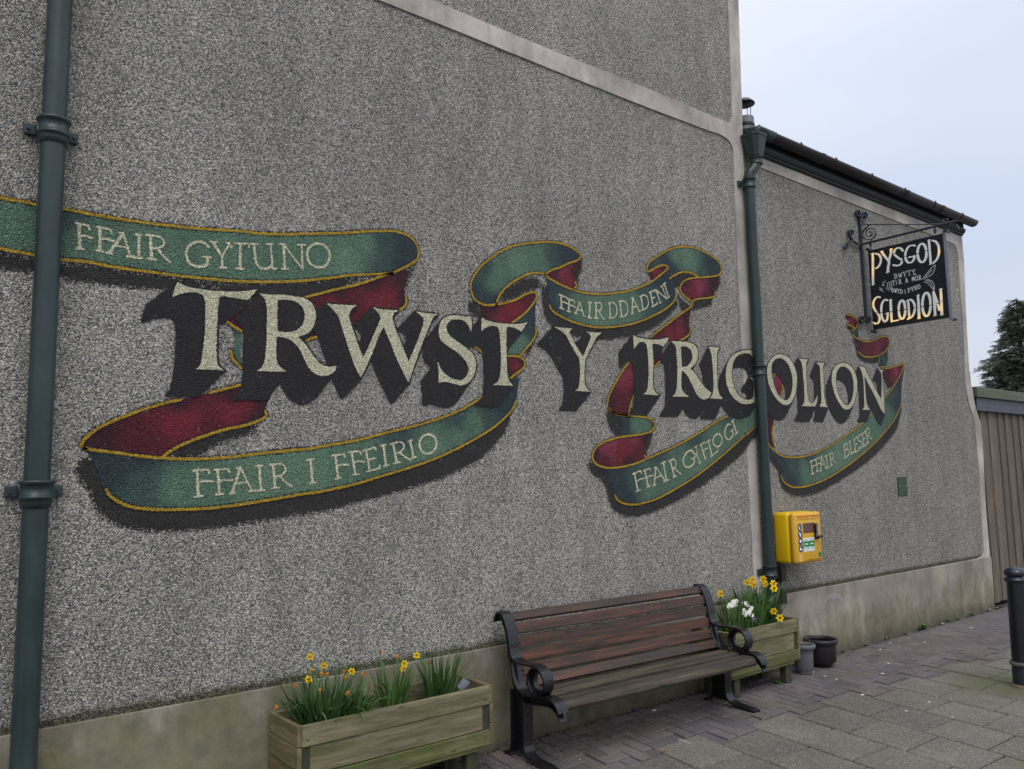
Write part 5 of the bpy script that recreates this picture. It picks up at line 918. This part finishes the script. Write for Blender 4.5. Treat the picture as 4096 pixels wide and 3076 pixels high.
for (x, y, dry, e, Y) in ((613, 262, 0, c1, -.25), (600, 458, 0, c1, -.3), (728, 335, 0, c1, -.22), (965, 388, 0, c1b, -.24), (916, 432, 1, c1b, -.26), (470, 505, 1, c1, -.28), (628, 365, 1, c1, -.26), (690, 540, 1, c1, -.33), (703, 400, 1, c1, -.27), (760, 405, 1, c1, -.24), (932, 565, 1, c1b, -.33), (1050, 405, 1, c1b, -.22), (1410, 322, 0, c2, -.22), (1392, 362, 0, c2, -.24), (1200, 225, 1, c2, -.16), (1338, 255, 1, c2, -.16), (1510, 255, 0, c3, -.18), (1622, 318, 1, c3, -.2), (900, 385, 1, c1b, -.2), (335, 680, 1, c1, -.2)):
    hd = at2(x, y, Y); flower(e, (e.location.x + (hd.x - e.location.x) * .35, e.location.y, .40), hd, bool(dry), .95 if dry else 1.0, Vector((rng.uniform(-.9, .1), -.8, rng.uniform(-.5, .1))))
d1 = clump(5.48, -.23, .40, 66, .10, .20, .36, 'left daffodil clump in the far planter, nearest the bench arm', LEAF, .35, .15)
d2 = clump(5.73, -.20, .40, 105, .12, .26, .46, 'middle daffodil clump in the far planter, in front of the downpipe', LEAF, .35, .2)
d3 = clump(5.95, -.20, .40, 95, .10, .20, .44, 'right daffodil clump in the far planter with two low yellow blooms over the board', LEAF2, .4, .25)
for (x, y, e, Y) in ((540, 520, d1, -.28), (868, 388, d2, -.2), (925, 355, d2, -.18), (945, 412, d2, -.22), (1060, 350, d3, -.2), (1083, 405, d3, -.22), (1185, 408, d3, -.2), (1195, 465, d3, -.24), (1190, 735, d3, -.33), (1265, 820, d3, -.41)):
    hd = at4(x, y, Y); flower(e, (e.location.x + (hd.x - e.location.x) * .4, e.location.y, .40), hd, False, 1.45, Vector((rng.uniform(-1, -.2), -.8, rng.uniform(-.3, .3))))
# primroses
def primrose(cx, cy, heads, label, pet, cat='primrose'):
    e = empty('primrose', (cx, cy, .40)); tag(e, label, cat); b = bmesh.new()
    for k in range(16): blade(b, (rng.uniform(-.03, .03), rng.uniform(-.02, .02), 0), rng.uniform(0, 6.28), rng.uniform(.07, .11), .7, .7, .035, 5)
    o = obj('leaves', b, LEAF, e); o['kind'] = 'stuff'
    for hd in heads:
        b = bmesh.new(); ctr = Vector(hd) - e.location; f = Vector((-.7, -.7, .35)).normalized(); R3 = f.to_track_quat('Z', 'Y').to_matrix()
        for k in range(5):
            a = k * 2 * math.pi / 5
            v = [b.verts.new(ctr + R3 @ Vector((r_ * math.cos(a + da), r_ * math.sin(a + da), z_))) for r_, da, z_ in ((.002, 0, 0), (.010, -.55, .001), (.0165, -.42, .003), (.015, 0, .001), (.0165, .42, .003), (.010, .55, .001))]; b.faces.new(v)
        o = obj('flower', b, pet, e); b = bmesh.new(); tube(b, [ctr + f * .001, ctr + f * .004], .0035, 6); obj('eye', b, YC, o)
def cluster(x, y, r, n, Y): return [tuple(at4(x + rng.uniform(-r, r), y + rng.uniform(-r, r) * .9, Y + rng.uniform(-.02, .02))) for _ in range(n)]
primrose(5.52, -.27, cluster(695, 655, 48, 13, -.29), 'white primrose cluster in the far planter, close to the bench arm', WHT)
primrose(5.66, -.31, cluster(885, 745, 55, 14, -.33), 'low white primrose cluster in the middle of the far planter', WHT)
primrose(5.68, -.26, cluster(858, 655, 22, 4, -.28), 'small white primrose head standing above the low cluster', WHT)
PUR = m_plain('petal_purple', (44, 30, 70), .6)
primrose(5.86, -.34, cluster(960, 825, 28, 4, -.36), 'dark purple pansy near the front board of the far planter', PUR, 'pansy')
primrose(6.03, -.25, cluster(1262, 755, 20, 4, -.28), 'purple flower beside the lowest right daffodils', PUR, 'pansy')
b = bmesh.new(); q = at2(1900, 490, -.28); e = empty('plastic_cup', tuple(q)); tube(b, [(-.012, .01, -.03), (.018, -.012, .016)], .026, 16, False); GL = NT('clear_plastic'); GL.col(srgb(170, 176, 186)); GL.b.inputs['Transmission Weight'].default_value = .6; GL.rough(.2); obj('cup', b, GL.m, e, True); tag(e, 'crumpled clear plastic cup lying in the right end of the near planter', 'plastic cup')
def weed(px, py, n, sz, label, G_=None):
    g = G_ or G(px, py); e = empty('weed', tuple(g)); tag(e, label, 'weed'); b = bmesh.new()
    for k in range(n): blade(b, (rng.uniform(-sz, sz) * .5, rng.uniform(-sz, 0) * .3, 0), rng.uniform(0, 6.28), rng.uniform(.5, 1) * sz, rng.uniform(.3, 1.0), .8, sz * .28, 4)
    o = obj('leaves', b, LEAF, e); o['kind'] = 'stuff'
g = G(3650, 2508); weed(0, 0, 34, .075, 'small green weed growing at the foot of the right plinth', Vector((g.x, min(g.y, -.03), 0)))
g = G(3105, 2735); e_ = weed(0, 0, 30, .045, 'tuft of grass between bricks in front of the far planter leg', Vector((g.x, g.y, 0)))
for xx, nn in ((8.3, 10), (9.0, 14), (9.7, 16), (10.3, 12)): weed(0, 0, nn, .04, {8.3: 'tiny weed at the plinth, nearest to the black pot', 9.0: 'tiny weed at the plinth below the green plate', 9.7: 'tiny weed at the plinth, a little before the building corner', 10.3: 'tiny weed right by the building corner'}[xx], Vector((xx, -.03, 0)))
# ------------------------------------------------------------------ bench
SLR = m_wood('bench_slat', [(40, 30, 25), (88, 53, 41), (118, 74, 55)], 0, (46, 41, 36), .2, .6, 1.3, (90, 84, 56)); SLD = m_wood('bench_seat', [(44, 39, 33), (82, 72, 60), (112, 99, 82)], 0, (44, 39, 32), .4, .7, 1.4, (78, 76, 48))
BXN, BYN = 3.255, 0.0; TH_B = math.radians(-2.4); BLEN = 1.865
ben = empty('bench', (BXN, -.40, 0), TH_B); tag(ben, 'park bench with reddish timber slats and black cast iron scroll ends', 'bench')
# local: x along, y = towards the wall (+), offset so that y = .40 - u where u is the distance out from the wall
def U(u): return .40 - u
back = [(.075, .800), (.085, .832), (.115, .846), (.150, .835), (.178, .800), (.205, .740), (.222, .670), (.230, .600), (.240, .530), (.262, .460), (.300, .412), (.350, .392), (.420, .394), (.500, .404), (.580, .412), (.630, .404), (.668, .380), (.690, .345)]
arm = [(.226, .640), (.240, .598), (.268, .575), (.320, .566), (.380, .568), (.440, .572), (.500, .566)]
def sm2(p, n=4): return [(U(a), z) for a, z in [tuple(v) for v in smooth([(a, z, False) for a, z in p], False, n)]]
for xc in (0.0, BLEN):
    b = bmesh.new(); h = .038
    strip(b, sm2(back), xc - h, xc + h, .012); fr = obj('end_frame', b, IRON, ben)
    wb = bmesh.new(); pb_ = sm2([(a - .012 if i < 8 else a + .004, z - (.022 if i > 8 else .008)) for i, (a, z) in enumerate(back)]); strip(wb, pb_, xc - .008, xc + .008, .034); pb2 = sm2([(a - .030 if i < 8 else a - .008 * (i < 12), z - (.046 if i > 8 else .02)) for i, (a, z) in enumerate(back)]); strip(wb, pb2, xc - h * .7, xc + h * .7, .009); obj('rib', wb, IRON, fr)
    ab = bmesh.new(); strip(ab, sm2(arm), xc - h + .001, xc + h - .001, .012); rc = (U(.482), .487); rad = .079
    strip(ab, [(rc[0] + rad * math.cos(t_ * math.pi / 14), rc[1] + rad * math.sin(t_ * math.pi / 14)) for t_ in range(28)], xc - h, xc + h, .012, True)
    strip(ab, [(rc[0] + (rad - .016) * math.cos(t_ * math.pi / 14), rc[1] + (rad - .016) * math.sin(t_ * math.pi / 14)) for t_ in range(28)], xc - .01, xc + .01, .022, True); obj('armrest', ab, IRON, ben)
    lb = bmesh.new(); box(lb, xc - .009, xc + .009, U(.345), U(.235), .03, .385); strip(lb, sm2([(.352, .385), (.350, .20), (.352, .09), (.375, .045), (.43, .022), (.50, .016), (.565, .014)]), xc - h, xc + h, .014); strip(lb, sm2([(.232, .40), (.234, .20), (.230, .08), (.215, .035), (.18, .018), (.150, .012)]), xc - h, xc + h, .014); obj('leg', lb, IRON, ben)
    bb = bmesh.new(); box(bb, xc - h, xc + h, U(.60), U(.54), -.002, .016, .003); obj('foot_pad', bb, IRON, ben)
sl = [((.118, .826), (.152, .800), .028), ((.164, .783), (.180, .715), .030), ((.186, .700), (.200, .630), .030), ((.204, .615), (.212, .545), .030), ((.214, .530), (.236, .462), .030), ((.242, .448), (.285, .392), .030)]
for (a, b_, t_) in [((.134, .838), (.168, .790), .028)] + [((.176, .778), (.199, .714), .028), ((.203, .700), (.217, .634), .028), ((.219, .620), (.228, .552), .028), ((.231, .538), (.252, .472), .028), ((.258, .458), (.296, .405), .028)]:
    a, b_ = (a[0] + (b_[0] - a[0]) * .03, a[1] + (b_[1] - a[1]) * .03), (b_[0] - (b_[0] - a[0]) * .03, b_[1] - (b_[1] - a[1]) * .03); c_ = ((a[0] + b_[0]) / 2, (a[1] + b_[1]) / 2); dv = Vector((0, -(b_[0] - a[0]), b_[1] - a[1])); ln = dv.length; ang = -math.atan2(b_[0] - a[0], a[1] - b_[1])
    b = BX(.03, BLEN - .03, -t_ / 2, t_ / 2, -ln / 2, ln / 2, bev=.004); o = obj('back_slat', b, SLR, ben); o.location = (0, U(c_[0]) + .006, c_[1]); o.rotation_euler = (ang, 0, 0)
for uu, zz in ((.150, .812), (.187, .746), (.210, .667), (.2235, .586), (.2415, .505), (.277, .43)):
    for xx in (.045, BLEN - .045):
        b = bmesh.new(); bmesh.ops.create_uvsphere(b, u_segments=8, v_segments=6, radius=.007, matrix=Matrix.Translation((xx, U(uu) - .016, zz))); obj('bolt', b, IRON, ben)
for (u0, u1, z) in ((.316, .396, .398), (.413, .496, .400)):
    b = BX(.03, BLEN - .03, U(u1), U(u0), z - .03, z, bev=.004); obj('seat_slat', b, SLD, ben)
b = bmesh.new(); prof = [(.526, .392), (.590, .396), (.622, .392), (.640, .376), (.646, .352), (.636, .334), (.61, .328), (.528, .350)]
prism(b, [(.03, U(a), z) for a, z in prof], (BLEN - .06, 0, 0)); bmesh.ops.bevel(b, geom=list(b.edges), offset=.003, segments=1, affect='EDGES'); obj('seat_slat', b, SLD, ben)
# ------------------------------------------------------------------ timber-clad outbuilding beyond, and the conifer
shed = empty('timber_building', (10.98, .05, 0)); tag(shed, 'timber-clad outbuilding with vertical boards and grey fascia at the far right', 'building')
TB = m_wood('cladding_board', [(86, 74, 64), (118, 102, 88), (142, 128, 113)], 2, (94, 88, 82), .25, .8, 1.0, (92, 96, 70))
x = 0.0; i = 0
while x < 4.2:
    wd = rng.choice([.10, .13, .155, .12]); y = .0 if i % 2 == 0 else .016
    o = obj('board', BX(x, x + wd - .004, y, y + .022, .025 + rng.uniform(0, .01), 2.47, bev=.002), TB, shed); x += wd - (.0 if i % 2 else .0); i += 1
obj('back_wall', BX(-.02, 4.3, .05, 3, 0, 2.46), m_plain('shed_dark', (36, 32, 30), .9), shed)
obj('fascia', BX(.06, 4.3, -.045, .02, 2.435, 2.60, bev=.003), m_paint('fascia_grey', (72, 76, 88), (64, 68, 80), .5, 6, .1), shed)
obj('roof_edge', BX(.0, 4.3, -.085, 3, 2.602, 2.735, bev=.012), m_wood('mossy_lead', [(84, 88, 84), (104, 108, 104), (118, 120, 112)], 0, (86, 94, 66), .35, .7, .4, (90, 104, 50)), shed)
obj('roof_edge_post', BX(-.10, .0, -.02, .08, 2.55, 2.93, bev=.005), m_plain('dark_brick', (74, 62, 70), .9), shed)
dT = 52.0; apx = Vector((0, -CAM_D, CAM_H)) + Vector(ray(4065, 1205)) * dT
tb = Vector((apx.x, apx.y, 0)); tree = empty('conifer_tree', tuple(tb)); tag(tree, 'tall dark green conifer rising behind the timber-clad building', 'tree')
Ht = apx.z; TR = m_plain('bark', (62, 50, 42), .9); b = bmesh.new(); tube(b, [(0, 0, -.1), (.1, 0, Ht * .5), (0, 0, Ht)], .3, 10, rs=[.38, .22, .02]); obj('trunk', b, TR, tree)
NE = m_leaf('conifer_needles', (66, 76, 66), (106, 112, 94)); b = bmesh.new(); tw = bmesh.new()
def frond(b, p, d, ln, wd):
    n = d.cross(Vector((0, 0, 1))).normalized(); 
    for k in range(5):
        t0 = k / 5; q = p + d * ln * t0 + Vector((0, 0, -.12 * ln * t0 * t0)); 
        for s_ in (-1, 1):
            tip = q + d * ln * .33 + n * s_ * wd * (1 - t0 * .6) * rng.uniform(.6, 1.2) + Vector((0, 0, -rng.uniform(.05, .28) * wd * 2.2))
            m1_ = q + d * ln * .18 + n * s_ * wd * .16; b.faces.new([b.verts.new(v) for v in (q, tip, m1_)])
for k in range(1700):
    f = rng.uniform(0, 1) ** .72; z = Ht * (1.01 - f * .92) ; Rm = (.12 + 4.7 * f ** .98) * (1 + .20 * math.sin(z * 2.3) + .10 * math.sin(z * 5.1 + 2)); a = rng.uniform(0, 6.283); R_b = Rm * rng.uniform(.75, 1.12)
    if f > .75 and rng.uniform() < .35: continue
    d = Vector((math.cos(a), math.sin(a), rng.uniform(-.32, .12))); st_ = Vector((0, 0, z)); tube(tw, [st_, st_ + d * R_b * .75], .02, 3, False)
    for m in range(int(6 + R_b * 3.2)):
        t_ = rng.uniform(.15, 1) ** .7; p = st_ + d * R_b * t_ + Vector((0, 0, -.07 * R_b * t_ * t_)); a2 = a + rng.uniform(-1.0, 1.0); frond(b, p, Vector((math.cos(a2), math.sin(a2), rng.uniform(-.45, .2))), rng.uniform(.30, .62), rng.uniform(.12, .24))
o = obj('crown', b, NE, tree); o['kind'] = 'stuff'; o = obj('branches', tw, TR, tree); o['kind'] = 'stuff'
# ------------------------------------------------------------------ litter and grit
LW = m_plain('litter_white', (214, 210, 200), .8); LBn = m_plain('litter_brown', (150, 104, 62), .8)
g = G(*cp('B3', 1500, 1310)); g2 = G(*cp('B3', 1583, 1340)); b = bmesh.new(); tube(b, [Vector((g.x, g.y, .006)), Vector((g2.x, g2.y, .006))], .0028, 6); o = obj('lolly_stick', b, LW); tag(o, 'thin white stick lying on the slabs in front of the bench', 'litter')
for (x, y, r_, m, lab, crop) in ((1388, 1396, .010, LBn, 'brown cigarette end lying on a slab corner before the bench', 'B3'), (1320, 1095, .012, LW, 'pale bottle cap under the bench seat', 'B3')):
    g = G(*cp(crop, x, y)); b = BX(g.x - r_ * 1.4, g.x + r_ * 1.4, g.y - r_ * .6, g.y + r_ * .6, .001, .009, bev=.003); o = obj('litter', b, m); tag(o, lab, 'litter')
b = bmesh.new()
for k in range(1500):
    x = rng.uniform(2.6, 10.8); y = -abs(rng.normal(0, .38)) - .02
    if rng.uniform() < .25: x = rng.uniform(3.0, 5.2); y = -rng.uniform(.02, .5)
    s_ = rng.uniform(.002, .006); rot = rng.uniform(0, 3.14); pts_ = [Vector((x + s_ * rng.uniform(.7, 1.6) * math.cos(rot + a), y + s_ * math.sin(rot + a), .003)) for a in (0, 1.5, 3.1, 4.6)]
    top = b.verts.new((x, y, .003 + s_ * .6)); vs = [b.verts.new(p) for p in pts_]
    for j in range(4): b.faces.new((vs[j], vs[(j + 1) % 4], top))
o = obj('grit', b, m_plain('grit', (140, 134, 122), .9, .3, .35, 9)); tag(o, 'scattered grit and leaf crumbs over the pavement by the wall', 'debris', None, 'stuff')
b = bmesh.new()
for (x, y) in ((3635, 2555), (3700, 2570), (3640, 2520), (3770, 2495), (3560, 2573), (3520, 2600), (3300, 2705), (3345, 2718), (3250, 2690), (3530, 2695), (3555, 2655), (3450, 2780), (3715, 2810), (3810, 2870), (3990, 2430), (3960, 2437), (3885, 2512), (3625, 2845)):
    g = G(x, y); r_ = rng.uniform(.010, .024); n = 7; c0 = b.verts.new((g.x, g.y, .006)); vs = [b.verts.new((g.x + r_ * rng.uniform(.6, 1.2) * math.cos(k * 6.283 / n), g.y + r_ * .7 * rng.uniform(.5, 1.2) * math.sin(k * 6.283 / n), .003)) for k in range(n)]
    for k in range(n): b.faces.new((vs[k], vs[(k + 1) % n], c0))
o = obj('white_crumbs', b, LW); tag(o, 'white droppings and crumbs dotted over the bricks on the right', 'debris', None, 'stuff')
